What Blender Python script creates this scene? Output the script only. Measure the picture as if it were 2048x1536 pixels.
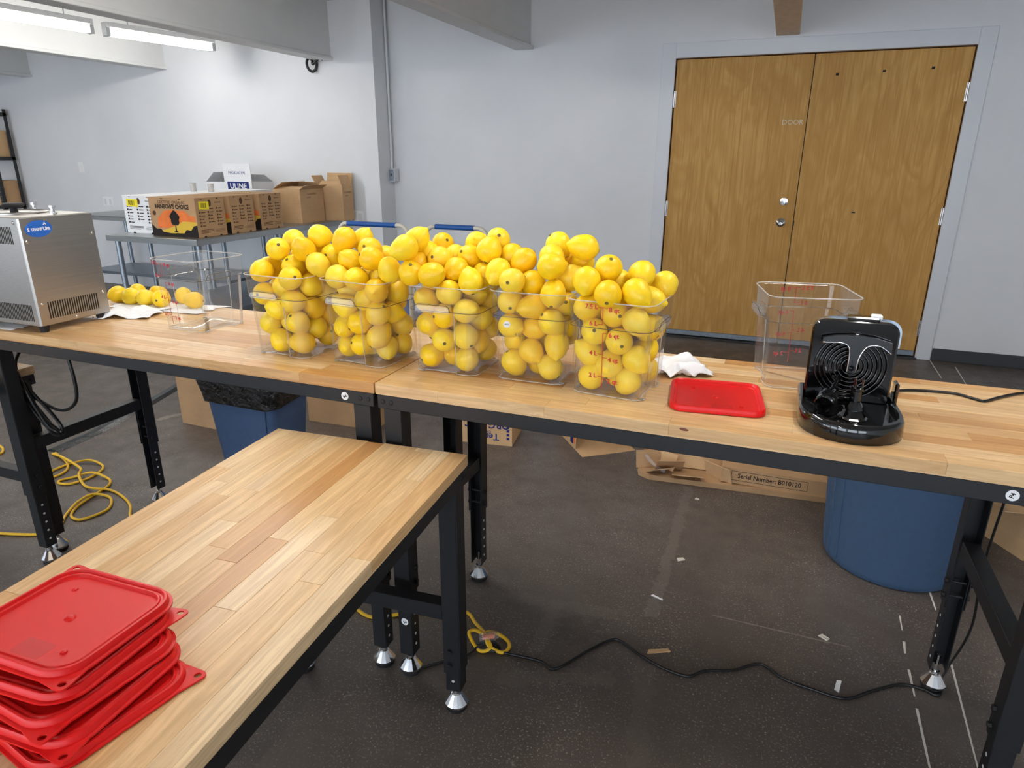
import bpy, math, random
from mathutils import Matrix, Vector
for _o in list(bpy.data.objects): bpy.data.objects.remove(_o)
scene = bpy.context.scene
COL = scene.collection
R = math.radians
# ---------------------------------------------------------------- camera
YAW, PITCH, ROLL = R(21.3211), R(18.7211), R(0.2)
CAM = Vector((0.9229, -1.3897, 1.4690))
fwd = Vector((-math.sin(YAW)*math.cos(PITCH), math.cos(YAW)*math.cos(PITCH), -math.sin(PITCH)))
rgt = Vector((math.cos(YAW), math.sin(YAW), 0)); upv = rgt.cross(fwd)
r2 = rgt*math.cos(ROLL)+upv*math.sin(ROLL); u2 = -rgt*math.sin(ROLL)+upv*math.cos(ROLL)
cd = bpy.data.cameras.new('camera'); cam = bpy.data.objects.new('camera', cd); COL.objects.link(cam)
cam.matrix_world = Matrix(((r2.x,u2.x,-fwd.x,CAM.x),(r2.y,u2.y,-fwd.y,CAM.y),(r2.z,u2.z,-fwd.z,CAM.z),(0,0,0,1)))
cd.sensor_width = 36; cd.sensor_fit = 'HORIZONTAL'; cd.lens = 1340.84*36/2048; cd.clip_start = .02
scene.camera = cam
# ---------------------------------------------------------------- world (overcast daylight outside the shop front), exposure
wd = bpy.data.worlds.new('world'); scene.world = wd; wd.use_nodes = True
bg = wd.node_tree.nodes['Background']; bg.inputs[0].default_value = (0.80, 0.885, 1.0, 1); bg.inputs[1].default_value = 5.7
vs = scene.view_settings; vs.view_transform = 'Standard'; vs.look = 'None'; vs.gamma = 1; vs.use_curve_mapping = False
vs.exposure = 0.33
TUBE, TUBE_BENCH = 25.0, 46.0
# ---------------------------------------------------------------- helpers
def lin(r, g, b):
    f = lambda c: ((c/255)/12.92 if c/255 <= .04045 else ((c/255+.055)/1.055)**2.4)
    return (f(r), f(g), f(b), 1)
class NT:
    def __init__(s, name):
        s.m = bpy.data.materials.new(name); s.m.use_nodes = True; s.t = s.m.node_tree
        s.b = s.t.nodes['Principled BSDF']
    def n(s, typ, **kw):
        x = s.t.nodes.new(typ)
        for k, v in kw.items():
            if k in x.inputs: x.inputs[k].default_value = v
            else: setattr(x, k, v)
        return x
    def l(s, a, b): s.t.links.new(a, b)
    def coords(s, scale=(1,1,1), kind='Object', rnd=False):
        tc = s.n('ShaderNodeTexCoord'); mp = s.n('ShaderNodeMapping'); mp.inputs['Scale'].default_value = scale
        s.l(tc.outputs[kind], mp.inputs['Vector'])
        if rnd:
            oi = s.n('ShaderNodeObjectInfo'); mu = s.n('ShaderNodeMath', operation='MULTIPLY'); mu.inputs[1].default_value = 37.0
            s.l(oi.outputs['Random'], mu.inputs[0]); cb = s.n('ShaderNodeCombineXYZ')
            for k in range(3): s.l(mu.outputs[0], cb.inputs[k])
            s.l(cb.outputs[0], mp.inputs['Location'])
        return mp.outputs[0]
    def noise(s, vec, scale, detail=3, rough=.55, dist=0):
        x = s.n('ShaderNodeTexNoise'); x.inputs['Scale'].default_value = scale; x.inputs['Detail'].default_value = detail
        x.inputs['Roughness'].default_value = rough; x.inputs['Distortion'].default_value = dist
        s.l(vec, x.inputs['Vector']); return x.outputs['Fac']
    def ramp(s, fac, stops):
        x = s.n('ShaderNodeValToRGB'); e = x.color_ramp.elements
        while len(e) < len(stops): e.new(.5)
        for i, (p, c) in enumerate(stops):
            e[i].position = p; e[i].color = c if len(c) == 4 else (*c, 1)
        s.l(fac, x.inputs[0]); return x.outputs[0]
    def mix(s, fac, a, b, mode='MIX'):
        x = s.n('ShaderNodeMix', data_type='RGBA', blend_type=mode)
        for sock, v in ((x.inputs[0], fac), (x.inputs[6], a), (x.inputs[7], b)):
            if hasattr(v, 'is_linked'): s.l(v, sock)
            else: sock.default_value = v
        return x.outputs[2]
    def bump(s, fac, strength=.2, dist=.002):
        x = s.n('ShaderNodeBump'); x.inputs['Strength'].default_value = strength; x.inputs['Distance'].default_value = dist
        s.l(fac, x.inputs['Height']); s.l(x.outputs[0], s.b.inputs['Normal'])
    def set(s, **kw):
        for k, v in kw.items():
            k = k.replace('_', ' ')
            if hasattr(v, 'is_linked'): s.l(v, s.b.inputs[k])
            else: s.b.inputs[k].default_value = v
        return s.m
def plain(name, c, rough=.5, metal=0., spec=.5, coat=0., var=.0, vs_=30.):
    t = NT(name)
    if var > 0:
        f = t.noise(t.coords(), vs_, 4)
        c1 = tuple(min(1, x*(1+var)) for x in c[:3])+(1,); c0 = tuple(x*(1-var) for x in c[:3])+(1,)
        t.set(Base_Color=t.ramp(f, [(.3, c0), (.7, c1)]))
    else: t.set(Base_Color=c)
    return t.set(Roughness=rough, Metallic=metal, Specular_IOR_Level=spec, Coat_Weight=coat)
M = {}
def wood_stave(name, cols, rough, coat):
    t = NT(name)
    oi = t.n('ShaderNodeObjectInfo'); base = t.ramp(oi.outputs['Random'], cols)
    v = t.coords((3.0, 60, 60), rnd=True); f = t.noise(v, 1.0, 5, .6, 1.2)
    v2 = t.coords((1.4, 14, 14), rnd=True); f2 = t.noise(v2, 1.6, 3, .5, 2.5)
    c = t.mix(t.ramp(f, [(.42, (0,0,0)), (.62, (1,1,1))]), t.mix(.30, base, lin(150,100,52)), base)
    c = t.mix(t.ramp(f2, [(.40, (1,1,1)), (.52, (0,0,0)), (.60, (.8,.8,.8))]), c, t.mix(.16, c, lin(138,92,50)))
    v3 = t.coords((30, 420, 420), rnd=True); f3 = t.noise(v3, 1.0, 2)
    c = t.mix(t.ramp(f3, [(.66, (0,0,0)), (.74, (1,1,1))]), c, t.mix(.35, c, lin(120,78,40)))
    t.bump(f, .05, .0005)
    return t.set(Base_Color=c, Roughness=rough, Coat_Weight=coat, Coat_Roughness=.22)
M['stave'] = wood_stave('stave_wood', [(0, lin(208,156,94)), (.2, lin(238,206,156)), (.4, lin(218,172,112)), (.6, lin(241,214,170)), (.8, lin(226,184,128)), (1, lin(198,146,86))], .42, .18)
def door_wood():
    t = NT('door_veneer')
    v = t.coords((2.2, 2.2, .55)); f = t.noise(v, 2.2, 2, .5, 1.5)
    w = t.n('ShaderNodeMath', operation='MULTIPLY'); w.inputs[1].default_value = 9.0; t.l(f, w.inputs[0])
    fr = t.n('ShaderNodeMath', operation='PINGPONG'); fr.inputs[1].default_value = 1.0; t.l(w.outputs[0], fr.inputs[0])
    v2 = t.coords((70, 70, 1.3)); f2 = t.noise(v2, 1.5, 4, .6)
    c = t.mix(fr.outputs[0], lin(206,162,94), lin(190,144,76))
    c = t.mix(t.ramp(f2, [(.45, (0,0,0)), (.7, (1,1,1))]), c, lin(178,130,66))
    f3 = t.noise(t.coords((1, 1, 1)), 1.6, 3)
    c = t.mix(t.ramp(f3, [(.45, (0,0,0)), (.75, (.55,.55,.55))]), c, lin(176,128,66))
    return t.set(Base_Color=c, Roughness=.6, Specular_IOR_Level=.25)
M['door'] = door_wood()
def wall_paint():
    t = NT('wall_paint'); f = t.noise(t.coords(), 1.3, 4); f2 = t.noise(t.coords(), 160, 2)
    t.bump(f2, .12, .001)
    return t.set(Base_Color=t.ramp(f, [(.3, lin(217,219,221)), (.7, lin(225,226,228))]), Roughness=.6, Specular_IOR_Level=.35)
M['wall'] = wall_paint()
M['beam'] = plain('beam_paint', lin(214,215,214), .5, var=.03, vs_=3)
M['trim'] = plain('trim_paint', lin(212,215,219), .42)
M['jamb'] = plain('jamb_wood', lin(120,84,50), .5)
M['ceil'] = plain('ceiling_paint', lin(205,206,206), .8)
def floor_mat():
    t = NT('sealed_concrete')
    o = t.coords(); big = t.noise(o, .9, 5, .6); mid = t.noise(o, 7, 5, .65)
    c = t.mix(t.ramp(big, [(.35, (0,0,0)), (.65, (1,1,1))]), lin(84,75,69), lin(103,95,89))
    c = t.mix(t.ramp(mid, [(.3, (0,0,0)), (.7, (.55,.55,.55))]), c, lin(72,62,56))
    sp = t.noise(o, 150, 3, .7); spk = t.ramp(sp, [(.58, (0,0,0)), (.68, (1,1,1))])
    pt = t.ramp(t.noise(o, 3.1, 4, .6), [(.38, (.2,.2,.2)), (.62, (1,1,1))])
    k = t.n('ShaderNodeMath', operation='MULTIPLY'); t.l(spk, k.inputs[0]); t.l(pt, k.inputs[1])
    c = t.mix(k.outputs[0], c, lin(182,172,160))
    v2 = t.coords((1, 1, 1)); sc = t.noise(v2, 26, 6, .75, 2.0); scr = t.ramp(sc, [(.61, (0,0,0)), (.72, (1,1,1))])
    k2 = t.n('ShaderNodeMath', operation='MULTIPLY'); t.l(scr, k2.inputs[0]); t.l(pt, k2.inputs[1])
    c = t.mix(k2.outputs[0], c, lin(160,150,140))
    vo = t.n('ShaderNodeTexVoronoi', feature='DISTANCE_TO_EDGE'); vo.inputs['Scale'].default_value = .8
    nz = t.n('ShaderNodeTexNoise'); nz.inputs['Scale'].default_value = 3; t.l(o, nz.inputs['Vector'])
    ad = t.n('ShaderNodeMixRGB', blend_type='LINEAR_LIGHT'); ad.inputs[0].default_value = .12; t.l(o, ad.inputs[1]); t.l(nz.outputs['Color'], ad.inputs[2]); t.l(ad.outputs[0], vo.inputs['Vector'])
    cr = t.ramp(vo.outputs['Distance'], [(.0, (.25,.25,.25)), (.004, (0,0,0))])
    k3 = t.n('ShaderNodeMath', operation='MULTIPLY'); t.l(cr, k3.inputs[0]); t.l(pt, k3.inputs[1])
    rg = t.ramp(mid, [(.3, (.34,.34,.34)), (.7, (.55,.55,.55))])
    t.bump(sp, .25, .0012)
    return t.set(Base_Color=c, Roughness=rg, Specular_IOR_Level=.45)
M['floor'] = floor_mat()
M['scuff'] = plain('worn_concrete', lin(112,103,96), .6, var=.2, vs_=60)
M['darkpatch'] = plain('dark_sealer', lin(66,56,51), .5, var=.15, vs_=50)
M['black'] = plain('powder_coat_black', lin(23,24,27), .45, var=.06, vs_=200)
M['blackmatte'] = plain('black_matte', lin(20,20,21), .6)
M['rubber'] = plain('black_rubber', lin(22,22,24), .65)
M['cordblack'] = plain('black_cord', lin(20,20,21), .35)
M['satin'] = plain('satin_black_plastic', lin(26,27,29), .22, coat=.3)
M['darkknot'] = plain('wood_knot', lin(120,66,40), .6, var=.3, vs_=300)
M['gloss'] = plain('gloss_black_plastic', lin(9,9,10), .09, coat=.6)
M['chrome'] = plain('chrome', lin(225,226,228), .12, 1.)
M['zinc'] = plain('zinc_steel', lin(190,192,194), .3, 1.)
def brushed(name, c, r, sc):
    t = NT(name); f = t.noise(t.coords(sc), 1.0, 4)
    t.bump(f, .05, .0005)
    return t.set(Base_Color=t.ramp(f, [(.3, tuple(x*.88 for x in c[:3])), (.7, c)]), Metallic=1., Roughness=r)
M['steel'] = brushed('brushed_steel', lin(188,184,178), .30, (40, 3, 320))
M['steeltable'] = brushed('table_steel', lin(176,180,180), .34, (4, 90, 90))
M['galv'] = plain('galvanised_steel', lin(150,160,170), .38, 1., var=.1, vs_=40)
def card(name, c, v=.06):
    t = NT(name); f = t.noise(t.coords((2, 2, 90)), 2, 3); f2 = t.noise(t.coords(), 9, 4)
    a = t.ramp(f2, [(.3, tuple(x*(1-v*2) for x in c[:3])), (.7, c)])
    t.bump(f, .08, .001)
    return t.set(Base_Color=t.mix(t.ramp(f, [(.4, (0,0,0)), (.7, (.5,.5,.5))]), a, t.mix(.12, a, (.1,.06,.03,1))), Roughness=.8, Specular_IOR_Level=.2)
M['kraft'] = card('kraft_cardboard', lin(206,170,128)); M['kraftd'] = card('kraft_cardboard_brown', lin(184,148,110))
M['whitecard'] = card('white_cardboard', lin(232,233,235), .02); M['ink'] = plain('black_ink', lin(38,32,30), .7, spec=.2)
M['printbrown'] = plain('brown_ink', lin(88,62,44), .7, spec=.2); M['orangeink'] = plain('orange_ink', lin(222,120,62), .7, spec=.2, var=.12, vs_=14)
M['yellowink'] = plain('yellow_ink', lin(214,178,66), .7, spec=.2); M['blueink'] = plain('navy_ink', lin(34,48,112), .7, spec=.2); M['sticker'] = plain('yellow_sticker', lin(240,222,38), .5)
M['white'] = plain('white_plastic', lin(236,236,236), .45); M['paper'] = plain('paper_towel', lin(238,239,242), .9, spec=.1)
M['red'] = plain('red_polypropylene', lin(214,26,26), .36, spec=.3); M['redd'] = plain('red_emboss', lin(198,20,22), .45)
M['redink'] = plain('red_print', lin(196,24,34), .5); M['greyink'] = plain('grey_print', lin(92,90,80), .5)
M['canblue'] = plain('blue_polyethylene', lin(62,84,118), .55, var=.06, vs_=60); M['canblue2'] = plain('slate_polyethylene', lin(60,84,112), .5, var=.06, vs_=60)
def liner():
    t = NT('black_bin_liner'); f = t.noise(t.coords(), 22, 4, .6, 1.5); t.bump(f, .9, .02); return t.set(Base_Color=lin(16,16,17), Roughness=.22)
M['liner'] = liner()
M['yellowcord'] = plain('yellow_cord', lin(232,184,28), .45); M['bluegrip'] = plain('blue_grip', lin(24,84,158), .4); M['cream'] = plain('cream_tube', lin(214,208,192), .4)
M['logo'] = plain('logo_blue', lin(36,98,190), .25, coat=.4); M['bluetape'] = plain('blue_tape', lin(52,112,204), .6); M['whitepaint'] = plain('white_paint_line', lin(214,208,200), .7, var=.1, vs_=80)
M['hole'] = plain('bare_metal', lin(205,205,205), .5); M['darkhole'] = plain('dark_hole', lin(24,18,12), .8); M['tape'] = plain('duct_tape', lin(44,46,48), .25, var=.35, vs_=50)
M['basebd'] = plain('black_vinyl_base', lin(52,54,58), .5); M['scrap'] = plain('scrap_paper', lin(206,200,186), .8); M['brownwood'] = plain('bare_timber', lin(222,204,182), .6, var=.1, vs_=20)
def lemon_mat():
    t = NT('lemon_peel'); oi = t.n('ShaderNodeObjectInfo')
    base = t.ramp(oi.outputs['Random'], [(0, lin(246,198,16)), (.35, lin(252,214,24)), (.7, lin(252,220,40)), (1, lin(248,216,62))])
    o = t.coords(rnd=True); f = t.noise(o, 26, 4); c = t.mix(t.ramp(f, [(.35, (0,0,0)), (.75, (.7,.7,.7))]), base, t.mix(.35, base, lin(226,160,16)))
    sp = t.noise(o, 150, 3, .6); c = t.mix(t.ramp(sp, [(.72, (0,0,0)), (.76, (.7,.7,.7))]), c, lin(140,104,40))
    vo = t.n('ShaderNodeTexVoronoi'); vo.inputs['Scale'].default_value = 420; t.l(o, vo.inputs['Vector']); t.bump(vo.outputs['Distance'], .22, .0008)
    t.set(Base_Color=c, Roughness=.40, Specular_IOR_Level=.45, Subsurface_Weight=.12)
    t.b.inputs['Subsurface Radius'].default_value = (.01, .006, .001); t.b.inputs['Subsurface Scale'].default_value = .6
    return t.m
M['lemon'] = lemon_mat(); M['stem'] = plain('lemon_stem', lin(108,92,44), .8)
def clear(name, tint, haze, hazec, rough=.03):
    t = NT(name); out = t.t.nodes['Material Output']; t.t.nodes.remove(t.b)
    tr = t.n('ShaderNodeBsdfTransparent'); tr.inputs[0].default_value = tint
    gl = t.n('ShaderNodeBsdfGlossy'); gl.inputs['Roughness'].default_value = rough
    lw = t.n('ShaderNodeLayerWeight'); lw.inputs[0].default_value = .5
    pw = t.n('ShaderNodeMath', operation='POWER'); pw.inputs[1].default_value = 5.0; t.l(lw.outputs['Facing'], pw.inputs[0])
    fr = t.n('ShaderNodeMath', operation='MULTIPLY_ADD'); fr.inputs[1].default_value = .75; fr.inputs[2].default_value = .05; t.l(pw.outputs[0], fr.inputs[0])
    m1 = t.n('ShaderNodeMixShader'); t.l(fr.outputs[0], m1.inputs[0]); t.l(tr.outputs[0], m1.inputs[1]); t.l(gl.outputs[0], m1.inputs[2])
    tl = t.n('ShaderNodeBsdfDiffuse'); tl.inputs[0].default_value = hazec
    m2 = t.n('ShaderNodeMixShader'); m2.inputs[0].default_value = haze; t.l(m1.outputs[0], m2.inputs[1]); t.l(tl.outputs[0], m2.inputs[2])
    t.l(m2.outputs[0], out.inputs[0]); return t.m
M['clear'] = clear('clear_polycarbonate', (.975,.975,.972,1), .03, (.85,.83,.80,1)); M['frost'] = clear('hazy_polycarbonate', (.95,.94,.93,1), .12, (.75,.72,.68,1), .2); M['frost2'] = clear('frosted_polycarbonate', (.93,.92,.91,1), .36, (.72,.70,.67,1), .25)  # whitish corner refraction painted as haze; the last one also makes milky cups
M['rimclear'] = clear('clear_polycarbonate_rim', (.93,.92,.90,1), .26, (.9,.89,.87,1), .08); M['edge'] = clear('clear_polycarbonate_edge', (.42,.38,.36,1), .12, (.5,.48,.46,1), .05)
M['film'] = clear('plastic_film', (.9,.9,.9,1), .12, (.8,.8,.8,1), .1)
def emis(name, c, s):
    t = NT(name); t.set(Base_Color=(1,1,1,1)); t.b.inputs['Emission Color'].default_value = c; t.b.inputs['Emission Strength'].default_value = s; return t.m
M['tube'] = emis('lit_tube', (1, .97, .92, 1), TUBE); M['tube2'] = emis('lit_bench_tube', (1, .96, .90, 1), TUBE_BENCH)

class MB:
    def __init__(s): s.v = []; s.f = []; s.mi = []; s.cur = 0
    def add(s, vs, fs, T=None):
        k = len(s.v)
        s.v += [tuple(T @ Vector(p)) for p in vs] if T else [tuple(p) for p in vs]
        s.f += [tuple(i+k for i in f) for f in fs]; s.mi += [s.cur]*len(fs); return s
    def box(s, x0, x1, y0, y1, z0, z1, T=None):
        return s.add([(x0,y0,z0),(x1,y0,z0),(x1,y1,z0),(x0,y1,z0),(x0,y0,z1),(x1,y0,z1),(x1,y1,z1),(x0,y1,z1)],
                     [(0,3,2,1),(4,5,6,7),(0,1,5,4),(1,2,6,5),(2,3,7,6),(3,0,4,7)], T)
    def bbox(s, x0, x1, y0, y1, z0, z1, b=.003, T=None):      # box with chamfered edges
        X = (x0, x1); Y = (y0, y1); Z = (z0, z1); sg = (1, -1); vs = []; ix = {}
        for i in (0,1):
            for j in (0,1):
                for k in (0,1):
                    for a, (p, q, r) in enumerate(((0,1,1), (1,0,1), (1,1,0))):
                        ix[i,j,k,a] = len(vs); vs.append((X[i]+p*b*sg[i], Y[j]+q*b*sg[j], Z[k]+r*b*sg[k]))
        fs = []
        for i in (0,1):
            q = [ix[i,0,0,0], ix[i,1,0,0], ix[i,1,1,0], ix[i,0,1,0]]; fs.append(q if i else q[::-1])
            q = [ix[0,i,0,1], ix[0,i,1,1], ix[1,i,1,1], ix[1,i,0,1]]; fs.append(q if i else q[::-1])
            q = [ix[0,0,i,2], ix[1,0,i,2], ix[1,1,i,2], ix[0,1,i,2]]; fs.append(q if i else q[::-1])
        for i in (0,1):
            for j in (0,1):
                fl = (i ^ j)
                q = [ix[i,j,0,0], ix[i,j,1,0], ix[i,j,1,1], ix[i,j,0,1]]; fs.append(q[::-1] if fl else q)
                q = [ix[i,0,j,0], ix[i,1,j,0], ix[i,1,j,2], ix[i,0,j,2]]; fs.append(q if not fl else q[::-1])
                q = [ix[0,i,j,1], ix[1,i,j,1], ix[1,i,j,2], ix[0,i,j,2]]; fs.append(q[::-1] if not fl else q)
                for k in (0,1):
                    q = [ix[i,j,k,0], ix[i,j,k,1], ix[i,j,k,2]]; fs.append(q if (i+j+k) % 2 else q[::-1])
        return s.add(vs, fs, T)
    def loft(s, rings, cap0=False, cap1=False, T=None, close=True):
        n = len(rings[0]); vs = [p for r in rings for p in r]; fs = []
        for a in range(len(rings)-1):
            for i in range(n if close else n-1):
                j = (i+1) % n; fs.append((a*n+i, a*n+j, (a+1)*n+j, (a+1)*n+i))
        if cap0: fs.append(tuple(range(n))[::-1])
        if cap1: fs.append(tuple(range((len(rings)-1)*n, len(rings)*n)))
        return s.add(vs, fs, T)
    def lathe(s, prof, n=20, T=None, cap0=True, cap1=True):
        return s.loft([[(r*math.cos(2*math.pi*i/n), r*math.sin(2*math.pi*i/n), z) for i in range(n)] for r, z in prof], cap0, cap1, T)
    def cyl(s, p, q, r, n=12, r2=None):
        p = Vector(p); q = Vector(q); d = q-p; T = Matrix.Translation(p) @ d.to_track_quat('Z', 'Y').to_matrix().to_4x4()
        return s.lathe([(r, 0), (r if r2 is None else r2, d.length)], n, T)
    def tube(s, pts, r, n=8, smooth=6, cap=True):
        P = [Vector(p) for p in pts]
        if smooth > 1 and len(P) > 2:
            Q = []; E = [P[0]*2-P[1]]+P+[P[-1]*2-P[-2]]
            for i in range(1, len(E)-2):
                a, b, c, d = E[i-1], E[i], E[i+1], E[i+2]
                for k in range(smooth):
                    t = k/smooth; Q.append(.5*((2*b)+(c-a)*t+(2*a-5*b+4*c-d)*t*t+(3*b-a-3*c+d)*t**3))
            P = Q+[P[-1]]
        rings = []; up = Vector((0, 0, 1)); d0 = (P[1]-P[0]).normalized()
        nx = d0.orthogonal().normalized() if abs(d0.z) > .9 else d0.cross(up).normalized()
        for i, p in enumerate(P):
            d = (P[min(i+1, len(P)-1)]-P[max(i-1, 0)]).normalized(); nx = (nx-d*nx.dot(d)).normalized(); ny = d.cross(nx)
            rings.append([p+nx*(r*math.cos(2*math.pi*k/n))+ny*(r*math.sin(2*math.pi*k/n)) for k in range(n)])
        return s.loft(rings, cap, cap)
    def poly(s, pts, T=None): return s.add(pts, [tuple(range(len(pts)))], T)
    def prism(s, out, z0, z1, T=None):
        return s.loft([[(x, y, z0) for x, y in out], [(x, y, z1) for x, y in out]], True, True, T)
    def mesh(s, name, mats, smooth=False):
        me = bpy.data.meshes.new(name); me.from_pydata(s.v, [], s.f)
        for m in (mats if isinstance(mats, (list, tuple)) else [mats]): me.materials.append(M[m] if isinstance(m, str) else m)
        me.polygons.foreach_set('material_index', s.mi)
        if smooth:
            me.polygons.foreach_set('use_smooth', [True]*len(me.polygons))
            if smooth is not True: me.set_sharp_from_angle(angle=R(smooth))
        me.update(); return me
    def build(s, name, mats, parent=None, smooth=False, T=None):
        return link(name, s.mesh(name, mats, smooth), parent, T)
def link(name, data, parent=None, T=None):
    o = bpy.data.objects.new(name, data); COL.objects.link(o)
    if parent is not None: o.parent = parent
    if T is not None: o.matrix_basis = T
    return o
def thing(name, label, cat, T=None, group=None):
    return tag(link(name, None, None, T), label, cat, group)
def tag(o, label, cat, group=None, kind=None):
    o['label'] = label; o['category'] = cat
    if group: o['group'] = group
    if kind: o['kind'] = kind
    return o
def struct(o, label=None, cat=None):
    o['kind'] = 'structure'
    if label: o['label'] = label
    if cat: o['category'] = cat
    return o
def copy_tree(o, parent=None):
    c = o.copy(); COL.objects.link(c); c.parent = parent
    for ch in list(o.children): copy_tree(ch, c)
    return c
def TR(x, y, z, rz=0): return Matrix.Translation((x, y, z)) @ Matrix.Rotation(R(rz), 4, 'Z')
def frame(o, x, y):                                       # local XY plane placed at o with given axes
    o = Vector(o); x = Vector(x).normalized(); z = x.cross(Vector(y)).normalized(); y = z.cross(x)
    return Matrix(((x.x,y.x,z.x,o.x),(x.y,y.y,z.y,o.y),(x.z,y.z,z.z,o.z),(0,0,0,1)))
def rrect(w, d, r, n=5, z=0, cx=0, cy=0):
    pts = []
    for k, (sx, sy) in enumerate(((1,1), (-1,1), (-1,-1), (1,-1))):
        for i in range(n+1):
            a = math.pi/2*(k+i/n); pts.append((cx+sx*(w/2-r)+r*math.cos(a), cy+sy*(d/2-r)+r*math.sin(a), z))
    return pts
def text(name, s, size, mat, parent, T, align='CENTER', bold=0., shear=0.):
    cu = bpy.data.curves.new('t', 'FONT'); cu.body = s; cu.size = size; cu.align_x = align; cu.align_y = 'CENTER'; cu.extrude = .0002; cu.offset = bold; cu.shear = shear; cu.resolution_u = 2
    tmp = bpy.data.objects.new('t', cu); COL.objects.link(tmp)
    me = bpy.data.meshes.new_from_object(tmp.evaluated_get(bpy.context.evaluated_depsgraph_get()))
    bpy.data.objects.remove(tmp); bpy.data.curves.remove(cu)
    me.name = name; me.transform(T); me.materials.clear(); me.materials.append(M[mat])
    return link(name, me, parent)
# ================================================================ the setting
WY = 4.385; CZ = 2.8; XL, XR, YF = -9.0, 5.2, -6.5
# worn bands where the slab was cut and patched
def add_bands():
    m = M['floor']; nt = m.node_tree; b = nt.nodes['Principled BSDF']; src = b.inputs['Base Color'].links[0].from_socket
    L = nt.links.new; N = nt.nodes.new; tc = N('ShaderNodeTexCoord'); nz = N('ShaderNodeTexNoise'); nz.inputs['Scale'].default_value = 30; nz.inputs['Detail'].default_value = 6; L(tc.outputs['Object'], nz.inputs['Vector'])
    for (px, py), (qx, qy), w, c, a in (((.67,1.56),(.675,.54),.022,lin(132,122,114),.30), ((.03,.45),(.575,.515),.028,lin(112,103,96),.3), ((.362,.5),(.365,.22),.022,lin(112,103,96),.3), ((.4,.385),(.53,.385),.06,lin(58,48,43),.4), ((.866,.63),(1.29,.628),.003,lin(170,160,150),.35), ((-2.35,1.25),(-2.15,1.75),.02,lin(150,142,128),.6), ((.30,.1),(.62,.22),.03,lin(128,118,108),.2), ((.75,-.1),(.7,.33),.03,lin(118,108,100),.2)):
        mp = N('ShaderNodeMapping'); mp.vector_type = 'TEXTURE'; mp.inputs['Location'].default_value = (px, py, 0); mp.inputs['Rotation'].default_value = (0, 0, math.atan2(qy-py, qx-px)); L(tc.outputs['Object'], mp.inputs['Vector'])
        sx = N('ShaderNodeSeparateXYZ'); L(mp.outputs[0], sx.inputs[0]); ln = math.hypot(qx-px, qy-py)
        def mth(op, x, y):
            k = N('ShaderNodeMath'); k.operation = op
            for i, v in enumerate((x, y)):
                if v is None: continue
                if hasattr(v, 'is_linked'): L(v, k.inputs[i])
                else: k.inputs[i].default_value = v
            return k.outputs[0]
        dy = mth('ABSOLUTE', sx.outputs[1], None); dx = mth('SUBTRACT', mth('ABSOLUTE', mth('SUBTRACT', sx.outputs[0], ln/2), None), ln/2-w)
        d = mth('MAXIMUM', dy, dx); d = mth('ADD', d, mth('MULTIPLY', mth('SUBTRACT', nz.outputs['Fac'], .5), w*3.2))
        r = N('ShaderNodeMapRange'); r.interpolation_type = 'SMOOTHSTEP'; r.inputs['From Min'].default_value = w*1.15; r.inputs['From Max'].default_value = w*.8; r.inputs['To Min'].default_value = 0; r.inputs['To Max'].default_value = a; L(d, r.inputs['Value'])
        x = N('ShaderNodeMix'); x.data_type = 'RGBA'; L(r.outputs[0], x.inputs[0]); L(src, x.inputs[6]); x.inputs[7].default_value = c; src = x.outputs[2]
    L(src, b.inputs['Base Color'])
add_bands()
floor = struct(MB().box(XL-.2, XR+.2, YF-.2, WY+.2, -.1, 0).build('floor', 'floor'), 'dark brown sealed concrete floor with worn speckled patches', 'floor')
def floor_line(x0, y0, x1, y1, w):
    d = Vector((x1-x0, y1-y0, 0)); n = Vector((-d.y, d.x, 0)).normalized()*w/2; a = Vector((x0, y0, 0)); b = Vector((x1, y1, 0))
    MB().loft([[a+n, b+n*.6, b-n*.6, a-n], [Vector((*p[:2], .0012)) for p in (a+n, b+n*.6, b-n*.6, a-n)]], True, True).build('paint_line', 'whitepaint', floor)
for a in ((1.577,1.075,1.578,.94,.007), (1.572,.66,1.556,.25,.006), (1.556,.25,1.545,-.3,.006), (1.458,.86,1.455,.78,.005), (1.452,.72,1.447,.66,.008), (1.447,.584,1.446,.47,.007), (1.444,.42,1.442,.18,.007), (2.115,4.36,2.11,3.9,.008), (2.26,4.24,2.24,3.8,.008)): floor_line(*a)
struct(MB().box(XL-.2, XR+.2, YF-.2, WY+.2, CZ, CZ+.1).build('ceiling', 'ceil'), 'pale painted ceiling above the beams', 'ceiling')
DX0, DX1, DZ = .008, 2.022, 2.2
wb = MB(); wb.box(XL-.2, DX0, WY, WY+.2, 0, CZ); wb.box(DX0, DX1, WY, WY+.2, DZ, CZ); wb.box(DX1, XR+.2, WY, WY+.2, 0, CZ); wb.box(DX0, DX1, WY+.14, WY+.2, 0, DZ)
struct(wb.build('wall_back', 'wall'), 'white painted back wall holding the double door', 'wall')
struct(MB().box(XL-.2, XL, YF, WY, 0, CZ).build('wall_left', 'wall'), 'white painted wall at the far left end', 'wall')
struct(MB().box(XR, XR+.2, YF, WY, 0, CZ).build('wall_right', 'wall'), 'white painted wall on the right', 'wall')
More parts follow.
